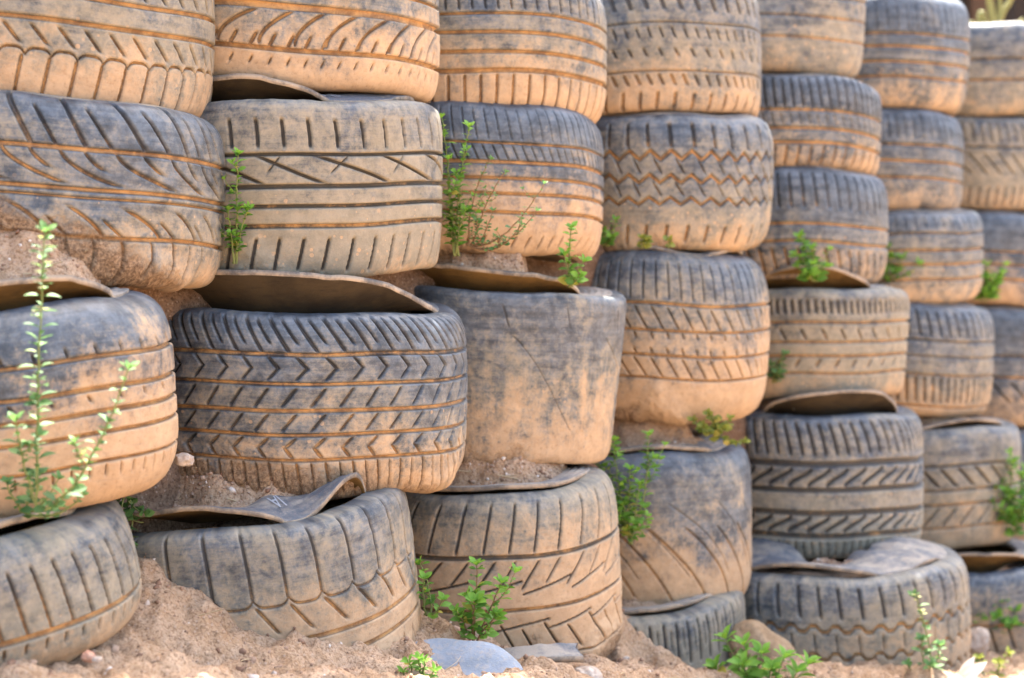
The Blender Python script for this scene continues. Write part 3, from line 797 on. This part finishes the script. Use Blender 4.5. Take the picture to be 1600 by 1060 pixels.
#     on    px   d     w    dep   h
mound('a3', 10, 2.82, 0.18, 0.17, 0.15, 201, -0.4, 350, 1.3)
mound('a3', 140, 2.84, 0.12, 0.13, 0.08, 202, 0, 120)
mound('b3', 450, 3.29, 0.17, 0.16, 0.070, 203, -0.5, 420)
mound('b3', 372, 3.30, 0.10, 0.14, 0.14, 204, 0, 160)
mound('b3', 580, 3.28, 0.14, 0.12, 0.040, 205, 0, 200)
mound('c3', 755, 3.80, 0.11, 0.14, 0.22, 206, -0.3, 300, 2.0)
mound('c3', 850, 3.74, 0.14, 0.10, 0.022, 226, 0, 160)
mound('b3', 655, 3.36, 0.05, 0.08, 0.05, 207, 0, 80)
mound('b4', 370, 3.22, 0.20, 0.18, 0.120, 208, -0.3, 900)
mound('b4', 300, 3.24, 0.13, 0.18, 0.170, 209, -0.6, 300)
mound('b4', 500, 3.18, 0.16, 0.14, 0.070, 210, 0, 600)
mound('c4', 765, 3.74, 0.15, 0.20, 0.190, 211, -0.4, 700)
mound('c4', 860, 3.68, 0.11, 0.14, 0.075, 212, 0, 350)
mound('c4', 690, 3.74, 0.06, 0.10, 0.08, 213, 0, 120)
mound('d4', 1005, 4.22, 0.15, 0.17, 0.150, 214, -0.5, 260)
mound('d4', 1100, 4.20, 0.10, 0.10, 0.045, 215, 0, 120)
mound('d5', 1000, 4.16, 0.14, 0.18, 0.200, 216, -0.6, 260)
mound('d5', 1090, 4.16, 0.10, 0.10, 0.045, 217, 0, 120)
mound('e4', 1205, 4.66, 0.07, 0.12, 0.075, 218, 0, 100)
mound('e4', 1280, 4.64, 0.14, 0.10, 0.03, 219, 0, 100)
mound('a4', 60, 2.76, 0.17, 0.14, 0.070, 220, -0.2, 400)
mound('e5', 1212, 4.66, 0.06, 0.12, 0.07, 221, 0, 60)
mound('d3', 1010, 4.22, 0.14, 0.12, 0.03, 222, 0, 100)
mound('a2', 80, 2.92, 0.17, 0.14, 0.045, 223, -0.5, 320)
mound('e6', 1290, 4.32, 0.20, 0.14, 0.04, 224, 0, 160)
mound('f5', 1480, 5.1, 0.15, 0.12, 0.03, 225, 0, 60)
so_ = mesh_obj("soil_heaps", np.concatenate(sv), np.concatenate(sf), M_SOIL)
tag(so_, kind="stuff")

# gravel and clods scattered over ground and heaps
ok = (near > 0.99) & (GY < 5.4)
GV = np.stack([GX, GY, GZ], -1)
fr = ok & (np.abs(GX) < 1.4) & (GY < 4.0)
clod_scatter(GV[fr], 5200, 0.0022, 0.009)
clod_scatter(GV[ok], 2500, 0.003, 0.010)
phi = (1 + 5 ** .5) / 2
ico = np.array([(-1, phi, 0), (1, phi, 0), (-1, -phi, 0), (1, -phi, 0), (0, -1, phi), (0, 1, phi), (0, -1, -phi), (0, 1, -phi), (phi, 0, -1), (phi, 0, 1), (-phi, 0, -1), (-phi, 0, 1)]) / 1.9
icf = np.array([(0, 11, 5), (0, 5, 1), (0, 1, 7), (0, 7, 10), (0, 10, 11), (1, 5, 9), (5, 11, 4), (11, 10, 2), (10, 7, 6), (7, 1, 8), (3, 9, 4), (3, 4, 2), (3, 2, 6), (3, 6, 8), (3, 8, 9), (4, 9, 5), (2, 4, 11), (6, 2, 10), (8, 6, 7), (9, 8, 1)])
npr = np.random.RandomState(3)
Cp = np.array([np.array(p) for p, s in clods]); Cs = np.array([s for p, s in clods])
jit = 1 + 0.35 * npr.randn(len(Cs), 12, 1)
stv = npr.uniform(0.6, 1.3, (len(Cs), 1, 3))
CV = Cp[:, None, :] + ico[None] * jit * stv * Cs[:, None, None] * 0.8
CF = (icf[None] + (np.arange(len(Cs)) * 12)[:, None, None]).reshape(-1, 3)
tone = np.repeat(npr.rand(len(Cs)), 12)
q = NT("gravel_grains")
tn = q.attr("tone")
cc_ = q.mix(q.ss(tn, 0.0, 0.8), (0.19, 0.105, 0.065), (0.39, 0.265, 0.18))
cc_ = q.mix(q.ss(tn, 0.86, 0.97), cc_, (0.62, 0.54, 0.46))
q.bsdf(cc_, 0.95, None, 0.2)
gr_ = mesh_obj("gravel", CV.reshape(-1, 3), CF, q.m, None, {"tone": tone}, smooth=False)
tag(gr_, kind="stuff")

# straw, dead stalks and root ends lying on the soil
strng = random.Random(12)
SV_, SF_ = [], []
pool = [p for p, z_ in clods]
for _ in range(420):
    p = Vector(pool[strng.randrange(len(pool))]) + Vector((0, 0, 0.003))
    an = strng.uniform(0, 6.28); ln = strng.uniform(0.012, 0.05)
    dv = Vector((math.cos(an), math.sin(an), strng.uniform(-0.1, 0.35)))
    pts = [p + dv * (ln * u) + Vector((-dv.y, dv.x, 0)) * (math.sin(u * 3) * ln * strng.uniform(-0.1, 0.1)) for u in (0, 0.33, 0.66, 1)]
    r_ = strng.uniform(0.0005, 0.0012)
    k_ = len(SV_); tv_, tf_ = [], []
    for q_, pq in enumerate(pts):
        for w_ in range(4):
            tv_.append(pq + Vector((-dv.y, dv.x, 0)) * (r_ * math.cos(w_ * 1.571)) + Vector((0, 0, r_ * math.sin(w_ * 1.571))))
    tf_ = [(q_ * 4 + w_, q_ * 4 + (w_ + 1) % 4, q_ * 4 + 4 + (w_ + 1) % 4, q_ * 4 + 4 + w_) for q_ in range(3) for w_ in range(4)]
    SV_ += tv_; SF_ += [tuple(k_ + i for i in f_) for f_ in tf_]
q = NT("dry_straw"); q.bsdf((0.42, 0.32, 0.19), 0.85, None, 0.2)
o = mesh_obj("straw_litter", SV_, SF_, q.m); tag(o, kind="stuff")

# ------------------------------------------------------------------ stones, slab, rubber scraps


def make_stone_mat(name, c1, c2, c3):
    q = NT(name)
    v = q.n("ShaderNodeTexCoord").outputs["Object"]
    nb = q.noise(v, 14, 5, 0.6); nm = q.noise(v, 90, 5, 0.7)
    c_ = q.mix(q.ss(nb, 0.35, 0.65), c1, c2)
    c_ = q.mix(q.ss(nm, 0.45, 0.7, 0, 0.6), c_, c3)
    q.bsdf(c_, 0.9, q.bump(nm, 0.5, 0.006), 0.3)
    return q.m


M_ROCK = make_stone_mat("tan_stone", (0.23, 0.145, 0.075), (0.34, 0.245, 0.15), (0.15, 0.09, 0.05))
M_PALE = make_stone_mat("pale_stone", (0.36, 0.29, 0.225), (0.44, 0.37, 0.30), (0.29, 0.185, 0.12))
M_RED = make_stone_mat("reddish_stone", (0.36, 0.16, 0.09), (0.42, 0.24, 0.16), (0.5, 0.36, 0.27))
M_SLAB = make_stone_mat("blue_grey_slab", (0.165, 0.19, 0.22), (0.24, 0.265, 0.295), (0.34, 0.29, 0.235))


def stone(label, px, py, d, sx, sy, sz, mat, seed, rot=(0, 0, 0), name="stone", pw=2.4):
    """a weathered stone: half sizes in metres, py is where its middle shows"""
    u = np.linspace(0, 2 * math.pi, 65)[:-1]; v = np.linspace(0.02, math.pi - 0.02, 33)
    U, Vv = np.meshgrid(u, v, indexing='ij')
    f = lambda a_: np.sign(a_) * np.abs(a_) ** (2 / pw)
    x, y, z = f(np.sin(Vv)) * f(np.cos(U)), f(np.sin(Vv)) * f(np.sin(U)), f(np.cos(Vv))
    k = 1 + (fbm(x * 1.3 + y * 0.7 + 9, z * 1.3 - y * 0.6 + 9, seed, 3) - 0.5) * 0.55 + (fbm(x * 5 + y * 3, z * 5 - y * 2, seed + 5, 3) - 0.5) * 0.14
    V = np.stack([x * k * sx, y * k * sy, z * k * sz], -1)
    o = mesh_obj(name, V, grid_faces(64, 33, True, flip=True), mat)
    o.location = at(px, py, d); o.rotation_euler = [rad(a_) for a_ in rot]
    tag(o, label, "stone")
    return o


stone("small pale stone on the soil ledge under the chevron tyre", 288, 719, 3.04, 0.017, 0.015, 0.0115, M_PALE, 3)
stone("large tan boulder leaning between the low grey tyre and the castellated tyre", 1190, 1024, 4.12, 0.085, 0.055, 0.058, M_ROCK, 6, (0, 36, 10))
stone("rounded pale stone half buried beside the rubber scrap at the bottom", 915, 1058, 3.46, 0.030, 0.03, 0.022, M_PALE, 8)
stone("pale stone beside the castellated tyre at the lower right", 1527, 1003, 4.75, 0.034, 0.03, 0.038, M_PALE, 11, (0, 15, 0))
stone("reddish pebble in the bottom left foreground soil", 138, 1026, 2.60, 0.011, 0.010, 0.008, M_RED, 13, (0, 10, 0))
stone("small white pebble beside the reddish pebble in the foreground soil", 152, 1031, 2.59, 0.008, 0.007, 0.005, M_PALE, 14)


def slab():
    # flat smooth slab tilted towards the viewer
    u = np.linspace(0, 2 * math.pi, 97)[:-1]
    rr_ = 1 + 0.06 * np.sin(2 * u + 1) + 0.05 * np.sin(3 * u + 0.4) + 0.02 * np.sin(7 * u)
    rings = [(0.0, 0.012), (0.4, 0.012), (0.75, 0.011), (0.92, 0.009), (0.985, 0.004), (1.0, -0.003), (0.985, -0.012), (0.9, -0.016), (0, -0.016)]
    V = np.stack([np.stack([0.115 * r_ * rr_ * np.cos(u), 0.085 * r_ * rr_ * np.sin(u), z_ + 0.004 * np.sin(2 * r_ * np.cos(u) * 2) + 0 * u], -1) for r_, z_ in rings], 1)
    o = mesh_obj("stone_slab", V, grid_faces(96, len(rings), True), M_SLAB)
    o.location = at(714, 1048, 3.22); o.rotation_euler = (rad(34), rad(7), rad(-12))
    tag(o, "smooth blue-grey flat slab lying on the soil at the bottom", "slab")


slab()


def rubber_scrap():
    n_ = 40; m_ = 7
    u = np.linspace(-1, 1, n_); v = np.linspace(0, 1, m_)
    U, Vv = np.meshgrid(u, v, indexing='ij')
    x = U * 0.080; y = Vv * 0.05 + 0.01 * U * U; z = 0.006 * (1 - U * U) + 0.003 * vn(U * 4, Vv * 2, 5) + 0.012 * Vv
    endw = (vn(U * 0 + np.sign(U) * 3, Vv * 3, 8) - 0.5) * 0.012 * (np.abs(U) > 0.9)
    top = np.stack([x + endw, y, z], -1).reshape(-1, 3); bot = top - np.array([0, 0.001, 0.013])
    N = n_ * m_
    F = np.concatenate([grid_faces(n_, m_), grid_faces(n_, m_, base=N, flip=True)])
    i = np.arange(n_ - 1)
    fr_ = np.stack([i * m_, i * m_ + N, (i + 1) * m_ + N, (i + 1) * m_], -1)
    j = np.arange(m_ - 1)
    l_ = np.stack([j, j + 1, j + 1 + N, j + N], -1); r_ = np.stack([j, j + N, j + 1 + N, j + 1], -1) + (n_ - 1) * m_
    o = mesh_obj("rubber_scrap", np.concatenate([top, bot]), np.concatenate([F, fr_, l_, r_[:, ::-1]]), [mat_side(41, 0.6), M_EDGE], None, None,
                 np.concatenate([np.zeros(len(F)), np.ones(len(fr_) + 2 * (m_ - 1))]))
    o.location = at(848, 1033, 3.45); o.rotation_euler = (rad(4), rad(-3), rad(6))
    tag(o, "torn grey strip of tyre rubber under the sandy sawtooth tyre", "rubber scrap")


rubber_scrap()

# ------------------------------------------------------------------ weeds


def leaf_mat(name, ca, cb, cold):
    q = NT(name)
    tn = q.attr("tone")
    c_ = q.mix(q.ss(tn, 0.0, 0.9), ca, cb)
    c_ = q.mix(q.ss(tn, 0.93, 0.99), c_, cold)
    d_ = q.n("ShaderNodeBsdfPrincipled"); q.link(c_, d_.inputs["Base Color"]); d_.inputs["Roughness"].default_value = 0.6
    d_.inputs["Specular IOR Level"].default_value = 0.4
    t_ = q.n("ShaderNodeBsdfTranslucent"); q.link(c_, t_.inputs["Color"])
    mx = q.n("ShaderNodeMixShader"); mx.inputs[0].default_value = 0.42
    q.link(d_.outputs[0], mx.inputs[1]); q.link(t_.outputs[0], mx.inputs[2]); q.link(mx.outputs[0], q.out.inputs[0])
    return q.m


M_LEAF = leaf_mat("green_leaf", (0.075, 0.190, 0.020), (0.190, 0.370, 0.042), (0.42, 0.36, 0.06))
M_LEAFD = leaf_mat("dull_green_leaf", (0.050, 0.130, 0.036), (0.130, 0.250, 0.070), (0.36, 0.34, 0.10))
M_LEAFY = leaf_mat("yellow_green_leaf", (0.12, 0.17, 0.02), (0.26, 0.28, 0.045), (0.5, 0.38, 0.08))
M_FLOWER = leaf_mat("pale_yellow_flower", (0.48, 0.50, 0.16), (0.62, 0.60, 0.26), (0.7, 0.68, 0.4))
q = NT("weed_stem"); q.bsdf((0.16, 0.19, 0.06), 0.6, None, 0.3); M_STEM = q.m
q = NT("woody_stem"); q.bsdf((0.20, 0.12, 0.06), 0.7, None, 0.3); M_STEMB = q.m


def tube(pts, r0, r1, k=6):
    pts = [Vector(p) for p in pts]; n_ = len(pts); V = []
    for i, p in enumerate(pts):
        t_ = (pts[min(i + 1, n_ - 1)] - pts[max(i - 1, 0)]).normalized()
        a_ = t_.cross(Vector((0.3, 1, 0.1))).normalized(); b_ = t_.cross(a_)
        r = r0 + (r1 - r0) * i / (n_ - 1)
        for j in range(k):
            an = 2 * math.pi * j / k
            V.append(p + (a_ * math.cos(an) + b_ * math.sin(an)) * r)
    F = [(i * k + j, i * k + (j + 1) % k, (i + 1) * k + (j + 1) % k, (i + 1) * k + j) for i in range(n_ - 1) for j in range(k)]
    return V, F


PROF = [(0.0, 0.02), (0.15, 0.07), (0.38, 0.22), (0.6, 0.28), (0.8, 0.20), (1.0, 0.02)]


def leaf(V, F, Tn, p, dirv, up, L, tone, wide=1.0, droop=0.35):
    dirv = dirv.normalized(); side = dirv.cross(up)
    if side.length < 1e-4: side = Vector((1, 0, 0))
    side.normalize(); nrm = side.cross(dirv)
    b = len(V)
    for s_, w_ in PROF:
        mid = p + dirv * (s_ * L) - nrm * (droop * L * s_ * s_) * 0.6
        e = nrm * (w_ * L * 0.30)
        V.append(mid - side * (w_ * L * wide) + e); V.append(mid); V.append(mid + side * (w_ * L * wide) + e)
        Tn += [tone] * 3
    for i in range(len(PROF) - 1):
        o = b + i * 3
        F.append((o, o + 1, o + 4, o + 3)); F.append((o + 1, o + 2, o + 5, o + 4))


WN = [0]


def weed(label, base, tips, L=0.022, gap=0.017, mat=None, seed=1, r0=0.0024, bow=0.1, start=0.2, rosette=7, wide=1.0, woody=False, flowers=0, name="weed", cat="weed", per=2, twigs=0):
    rng = random.Random(seed)
    b = at(*base)
    root = empty(name, b)
    tag(root, label, cat, "weeds growing out of the tyre wall")
    SV, SF, V, F, T_ = [], [], [], [], []

    def add_stem(p0, p1, r, st, ls, ros, main=False):
        p0, p1 = Vector(p0), Vector(p1)
        ln = (p1 - p0).length
        m_ = max(6, int(ln / 0.012))
        bend = Vector((rng.uniform(-1, 1), rng.uniform(-0.6, 0.2), 0.3)) * bow * ln
        if abs(p1.x - p0.x) > 0.4 * ln: bend = Vector((0, 0, -0.16 * ln))
        pts = [p0.lerp(p1, i / m_) + bend * (4 * (i / m_) * (1 - i / m_)) + Vector((rng.uniform(-1, 1), rng.uniform(-1, 1), 0)) * 0.0016 for i in range(m_ + 1)]
        tv_, tf_ = tube(pts, r, r * 0.45)
        o_ = len(SV); SV.extend(tv_); SF.extend([tuple(i + o_ for i in f_) for f_ in tf_])
        acc = st * ln; an = rng.uniform(0, 6.28)
        while acc < ln:
            u = acc / ln; i = min(m_ - 1, int(u * m_)); p = pts[i].lerp(pts[i + 1], u * m_ - i)
            ax = (pts[i + 1] - pts[i]).normalized()
            for kx in range(per):
                a2 = an + kx * 2 * math.pi / per + rng.uniform(-0.5, 0.5)
                h_ = Vector((math.cos(a2), math.sin(a2), 0))
                dv = (h_ + ax * rng.uniform(0.3, 0.8)).normalized()
                leaf(V, F, T_, p, dv, ax, ls * rng.uniform(0.5, 1.45) * (1 - 0.25 * u), rng.random(), wide, rng.uniform(0.2, 0.7))
                if rng.random() < 0.45:
                    leaf(V, F, T_, p, (dv + Vector((rng.uniform(-1, 1), rng.uniform(-1, 1), rng.uniform(0, 1))) * 0.6).normalized(), ax, ls * rng.uniform(0.4, 0.7), rng.random(), wide)
            an += 1.57 + rng.uniform(-0.3, 0.3)
            acc += gap * rng.uniform(0.7, 1.3)
        ax = (pts[-1] - pts[-2]).normalized()
        for j in range(ros):
            a2 = j * 2.4
            dv = (Vector((math.cos(a2), math.sin(a2), 0)) * (0.4 + 0.09 * j) + ax * 0.75).normalized()
            leaf(V, F, T_, pts[-1], dv, ax, ls * rng.uniform(0.55, 0.95), min(0.9, 0.5 + 0.5 * rng.random()), wide, 0.3)
        for j in range(flowers if main else 0):
            FV, FF, FT = [], [], []
            p = pts[-1 - rng.randrange(0, max(1, len(pts) // 3))] + Vector((rng.gauss(0, 0.006), rng.gauss(0, 0.006), rng.uniform(0, 0.008)))
            for m2 in range(5):
                a2 = m2 * 1.257
                leaf(FV, FF, FT, p, Vector((math.cos(a2), math.sin(a2), 0.5)), Vector((0, 0, 1)), 0.007, rng.random(), 1.2, 0.2)
            mesh_obj('flower', [v - b for v in FV], FF, M_FLOWER, root, {'tone': FT})
        return pts

    for tpt in tips:
        bb = b + Vector((rng.uniform(-1, 1) * 0.008, rng.uniform(-1, 1) * 0.006, 0))
        p1 = at(*tpt[:3])
        pts = add_stem(bb, p1, r0, start, L, rosette, tpt is tips[0])
        for _ in range(twigs):
            i = rng.randrange(len(pts) // 4, len(pts) - 1)
            q1 = pts[i] + Vector((rng.uniform(-1, 1), rng.uniform(-0.8, 0.3), rng.uniform(0.3, 1.1))) * L * 1.9
            add_stem(pts[i], q1, r0 * 0.6, 0.25, L * 0.8, max(4, rosette - 2))
    inv = -b
    mesh_obj("stem", [v + inv for v in SV], SF, M_STEMB if woody else M_STEM, root)
    mesh_obj("leaves", [v + inv for v in V], F, mat or M_LEAF, root, {"tone": T_})
    return root


weed("tall pale-flowered weed in front of the barrel-shaped tyre at the left edge", (62, 800, 2.57), [(70, 365, 2.50), (200, 578, 2.52), (25, 660, 2.53)],
     L=0.024, gap=0.011, mat=M_LEAFD, seed=3, bow=0.03, start=0.08, flowers=12, twigs=1, rosette=6)
weed("low grey-green weed at the foot of the tall weed on the left ledge", (40, 800, 2.66), [(10, 755, 2.62), (90, 750, 2.62), (60, 742, 2.62), (130, 775, 2.63)], L=0.018, gap=0.011, mat=M_LEAFD, seed=4)
weed("small leafy weed hanging in the dark corner under the barrel-shaped tyre", (195, 765, 3.02), [(205, 842, 2.99), (185, 815, 2.99), (222, 800, 3.0)], L=0.024, gap=0.012, mat=M_LEAFD, seed=5, wide=1.3)
weed("slender upright weed before the grey-tan slotted tyre beside the bluish tyre", (366, 412, 3.22), [(371, 243, 3.17), (385, 330, 3.18), (356, 330, 3.19)], L=0.020, gap=0.011, seed=6, bow=0.04, twigs=2)
weed("tallest dense weed in the gap right of the grey-tan slotted tyre", (712, 400, 3.66), [(690, 185, 3.62), (733, 200, 3.60), (700, 250, 3.6), (716, 280, 3.6), (702, 320, 3.62), (728, 330, 3.6)],
     L=0.021, gap=0.012, seed=7, bow=0.05, twigs=2)
weed("sprawling leggy weed with thin branches across the blue-topped ribbed tyre", (735, 385, 3.64), [(765, 250, 3.58), (788, 270, 3.56), (850, 288, 3.55), (838, 330, 3.52), (815, 352, 3.52), (770, 330, 3.56), (745, 345, 3.58)],
     L=0.013, gap=0.013, mat=M_LEAFD, seed=8, bow=0.08, start=0.25, woody=True, twigs=3, r0=0.002)
weed("bright little weed on the rim of the bald smooth tyre", (893, 448, 3.74), [(893, 358, 3.70), (912, 410, 3.69), (882, 400, 3.70), (905, 432, 3.68)], L=0.026, gap=0.014, seed=9, bow=0.05)
weed("small dark weed in the corner left of the zigzag tyre", (946, 385, 4.2), [(962, 345, 4.16), (942, 362, 4.16), (955, 370, 4.15)], L=0.022, gap=0.013, seed=10)
weed("tiny yellow seedling under the zigzag tyre, left of the other yellow one", (1003, 388, 4.12), [(1003, 374, 4.10), (1009, 377, 4.10)], L=0.022, gap=0.010, mat=M_LEAFY, seed=11, wide=1.3)
weed("tiny yellow seedling under the zigzag tyre, right of the other yellow one", (1046, 388, 4.12), [(1046, 376, 4.10)], L=0.020, gap=0.010, mat=M_LEAFY, seed=12, wide=1.3)
weed("out-of-focus weed growing over the loose ochre lip in the fifth stack", (1275, 440, 4.56), [(1250, 372, 4.52), (1268, 390, 4.52), (1288, 418, 4.52), (1262, 425, 4.5)], L=0.030, gap=0.014, seed=13, twigs=2)
weed("green weed in the gap left of the pale blue ribbed tyre", (1386, 450, 5.12), [(1386, 388, 5.08), (1408, 405, 5.06), (1398, 425, 5.06), (1378, 425, 5.06)], L=0.032, gap=0.016, seed=14, twigs=2)
weed("green weed in the gap right of the pale blue ribbed tyre", (1535, 472, 5.40), [(1530, 415, 5.34), (1555, 445, 5.34), (1545, 455, 5.34), (1538, 435, 5.34)], L=0.036, gap=0.016, seed=15, twigs=2)
weed("small weed in the gap left of the pale tan ribbed tyre", (1208, 598, 4.62), [(1224, 555, 4.58), (1205, 572, 4.58), (1215, 582, 4.57)], L=0.026, gap=0.014, mat=M_LEAFD, seed=16)
weed("tall bushy green weed between the sawtooth tyre and the fan-grooved tyre", (984, 850, 3.98), [(1012, 682, 3.95), (960, 690, 3.96), (930, 712, 3.97), (985, 735, 3.94), (1000, 760, 3.93), (975, 790, 3.94), (992, 820, 3.94)],
     L=0.025, gap=0.013, seed=17, bow=0.06, twigs=3)
weed("yellowish creeping weed hanging over the rim of the fan-grooved tyre", (1118, 672, 4.2), [(1085, 658, 4.16), (1108, 648, 4.15), (1140, 655, 4.15), (1160, 690, 4.13), (1130, 668, 4.13), (1100, 668, 4.14)],
     L=0.022, gap=0.010, mat=M_LEAFY, seed=18, wide=1.2, start=0.1)
weed("bright green weed standing before the sandy sawtooth tyre", (738, 1018, 3.40), [(745, 884, 3.36), (782, 912, 3.33), (775, 965, 3.33), (722, 965, 3.36), (742, 940, 3.33)],
     L=0.031, gap=0.016, seed=19, bow=0.06, start=0.35, twigs=1, woody=True)
weed("spreading weed squeezed between the two sandy bottom tyres", (668, 960, 3.36), [(656, 882, 3.34), (692, 938, 3.30), (662, 905, 3.32)], L=0.022, gap=0.015, seed=20)
weed("small feathery weed at the bottom edge beside the blue-grey slab", (652, 1066, 3.06), [(640, 1036, 3.03), (664, 1034, 3.03), (676, 1050, 3.02), (630, 1052, 3.03), (654, 1030, 3.03)], L=0.020, gap=0.009, mat=M_LEAF, seed=21, wide=0.7)
weed("broad leafy weed in the foreground before the tan boulder", (1185, 1085, 3.9), [(1135, 1000, 3.86), (1162, 1010, 3.86), (1190, 1022, 3.84), (1225, 1030, 3.84), (1262, 1040, 3.85), (1120, 1046, 3.86), (1245, 1052, 3.83), (1160, 1040, 3.82), (1205, 1045, 3.82)],
     L=0.044, gap=0.024, mat=M_LEAF, seed=22, wide=0.8, start=0.3)
weed("tall thin yellow-flowered weed before the castellated tyre", (1455, 1075, 4.15), [(1430, 932, 4.12), (1440, 1000, 4.10), (1470, 1010, 4.10), (1420, 1040, 4.10), (1452, 1040, 4.08)], L=0.026, gap=0.020, mat=M_LEAFD, seed=23, flowers=9, bow=0.04)
weed("short yellow-green weed in the bottom right corner", (1552, 1070, 4.25), [(1575, 1022, 4.22), (1530, 1030, 4.2), (1560, 1035, 4.2)], L=0.024, gap=0.022, mat=M_LEAFY, seed=24)
weed("green weed on the ground before the blue-grey tyre in the lower right corner", (1560, 998, 4.9), [(1540, 955, 4.86), (1565, 945, 4.85), (1585, 955, 4.85), (1558, 965, 4.83), (1580, 975, 4.83), (1530, 965, 4.85)], L=0.036, gap=0.015, seed=25)
weed("tall green weed at the right edge beside the leaf-grooved tyre", (1588, 835, 5.12), [(1582, 725, 5.06), (1596, 745, 5.06), (1574, 768, 5.05), (1598, 790, 5.05), (1578, 805, 5.05)], L=0.034, gap=0.016, seed=26, twigs=2)

# dry white leaf
V_, F_, T__ = [], [], []
for a_, L_ in ((10, 0.07), (30, 0.085), (55, 0.06)):
    leaf(V_, F_, T__, Vector((0, 0, 0)), Vector((math.sin(rad(a_)), -0.25, math.cos(rad(a_)))), Vector((0, -1, 0.2)), L_, 0.5, 0.62, 0.5)
q = NT("bleached_leaf"); q.bsdf((0.72, 0.66, 0.55), 0.7, None, 0.3)
o = mesh_obj("dry_leaf", V_, F_, q.m); o.location = at(1492, 1062, 4.12); o.rotation_euler = (0, rad(30), 0)
tag(o, "curled bleached dry leaf lying at the bottom right", "dry leaf")

# ------------------------------------------------------------------ behind the top of the wall
q = NT("dark_weathered_boards")
v_ = q.n("ShaderNodeTexCoord").outputs["Object"]
nb = q.noise(q.vscale(v_, (30, 30, 2)), 1.0, 5, 0.6)
q.bsdf(q.mix(q.ss(nb, 0.3, 0.7), (0.020, 0.014, 0.010), (0.045, 0.031, 0.020)), 0.85, q.bump(nb, 0.4, 0.01), 0.3)
M_BOARD = q.m
q = NT("brown_post"); q.bsdf((0.085, 0.045, 0.022), 0.8, None, 0.3); M_POST = q.m


def boxes(lst):
    V, F = [], []
    for x0, y0, z0, x1, y1, z1 in lst:
        b = len(V)
        V += [(x0, y0, z0), (x1, y0, z0), (x1, y1, z0), (x0, y1, z0), (x0, y0, z1), (x1, y0, z1), (x1, y1, z1), (x0, y1, z1)]
        F += [tuple(b + i for i in f_) for f_ in ((0, 3, 2, 1), (4, 5, 6, 7), (0, 1, 5, 4), (1, 2, 6, 5), (2, 3, 7, 6), (3, 0, 4, 7))]
    return V, F


brng = random.Random(9)
root = empty("board_fence", (1.9, 7.9, 1.66))
tag(root, "dark brown board fence behind the top of the tyre wall", "fence")
bl = []; xx = -1.6
while xx < 2.6:
    w_ = brng.uniform(0.13, 0.19); dy = brng.uniform(-0.008, 0.008)
    bl.append((xx, dy, 0, xx + w_ - 0.006, dy + 0.025, 1.25 + brng.uniform(-0.03, 0.03))); xx += w_
Vb_, Fb_ = boxes(bl)
mesh_obj("board_panel", Vb_, Fb_, M_BOARD, root, smooth=False)
for px_ in (0.21, 1.7, -1.2):
    Vb_, Fb_ = boxes([(px_ - 0.05, -0.10, -0.1, px_ + 0.05, -0.012, 1.3)])
    mesh_obj("post", Vb_, Fb_, M_POST, root, smooth=False)

root = empty("stalk_plant", at(1550, 60, 6.35))
tag(root, "yellow-green thick bare stalks rising behind the last topmost tyre", "plant")
q = NT("yellow_green_stalk"); q.bsdf((0.20, 0.19, 0.055), 0.7, None, 0.4); M_STALK = q.m
b0 = at(1550, 60, 6.35)
for p_, r_ in (([(1552, 70), (1551, 30), (1546, 0), (1540, -40)], 0.015), ([(1550, 60), (1540, 38), (1534, 20), (1530, 30), (1532, 48)], 0.012), ([(1554, 60), (1566, 22), (1578, 2), (1590, -30)], 0.012), ([(1556, 60), (1562, 20), (1563, -5), (1568, -40)], 0.009),
               ([(1500, 50), (1512, 36), (1524, 40), (1536, 60)], 0.008), ([(1576, 60), (1582, 46), (1590, 38), (1600, 30)], 0.010)):
    pts = [at(x_, y_, 6.35) for x_, y_ in p_]
    dense = []
    for i in range(len(pts) - 1):
        for j in range(6):
            t_ = j / 6
            pm = pts[max(i - 1, 0)]; pn = pts[min(i + 2, len(pts) - 1)]; a_, b_ = pts[i], pts[i + 1]
            dense.append(0.5 * ((2 * a_) + (b_ - pm) * t_ + (2 * pm - 5 * a_ + 4 * b_ - pn) * t_ * t_ + (3 * a_ - pm - 3 * b_ + pn) * t_ ** 3))
    dense.append(pts[-1])
    V_, F_ = tube([p - b0 for p in dense], r_, r_ * 0.7, 8)
    mesh_obj("stalk", V_, F_, M_STALK, root)
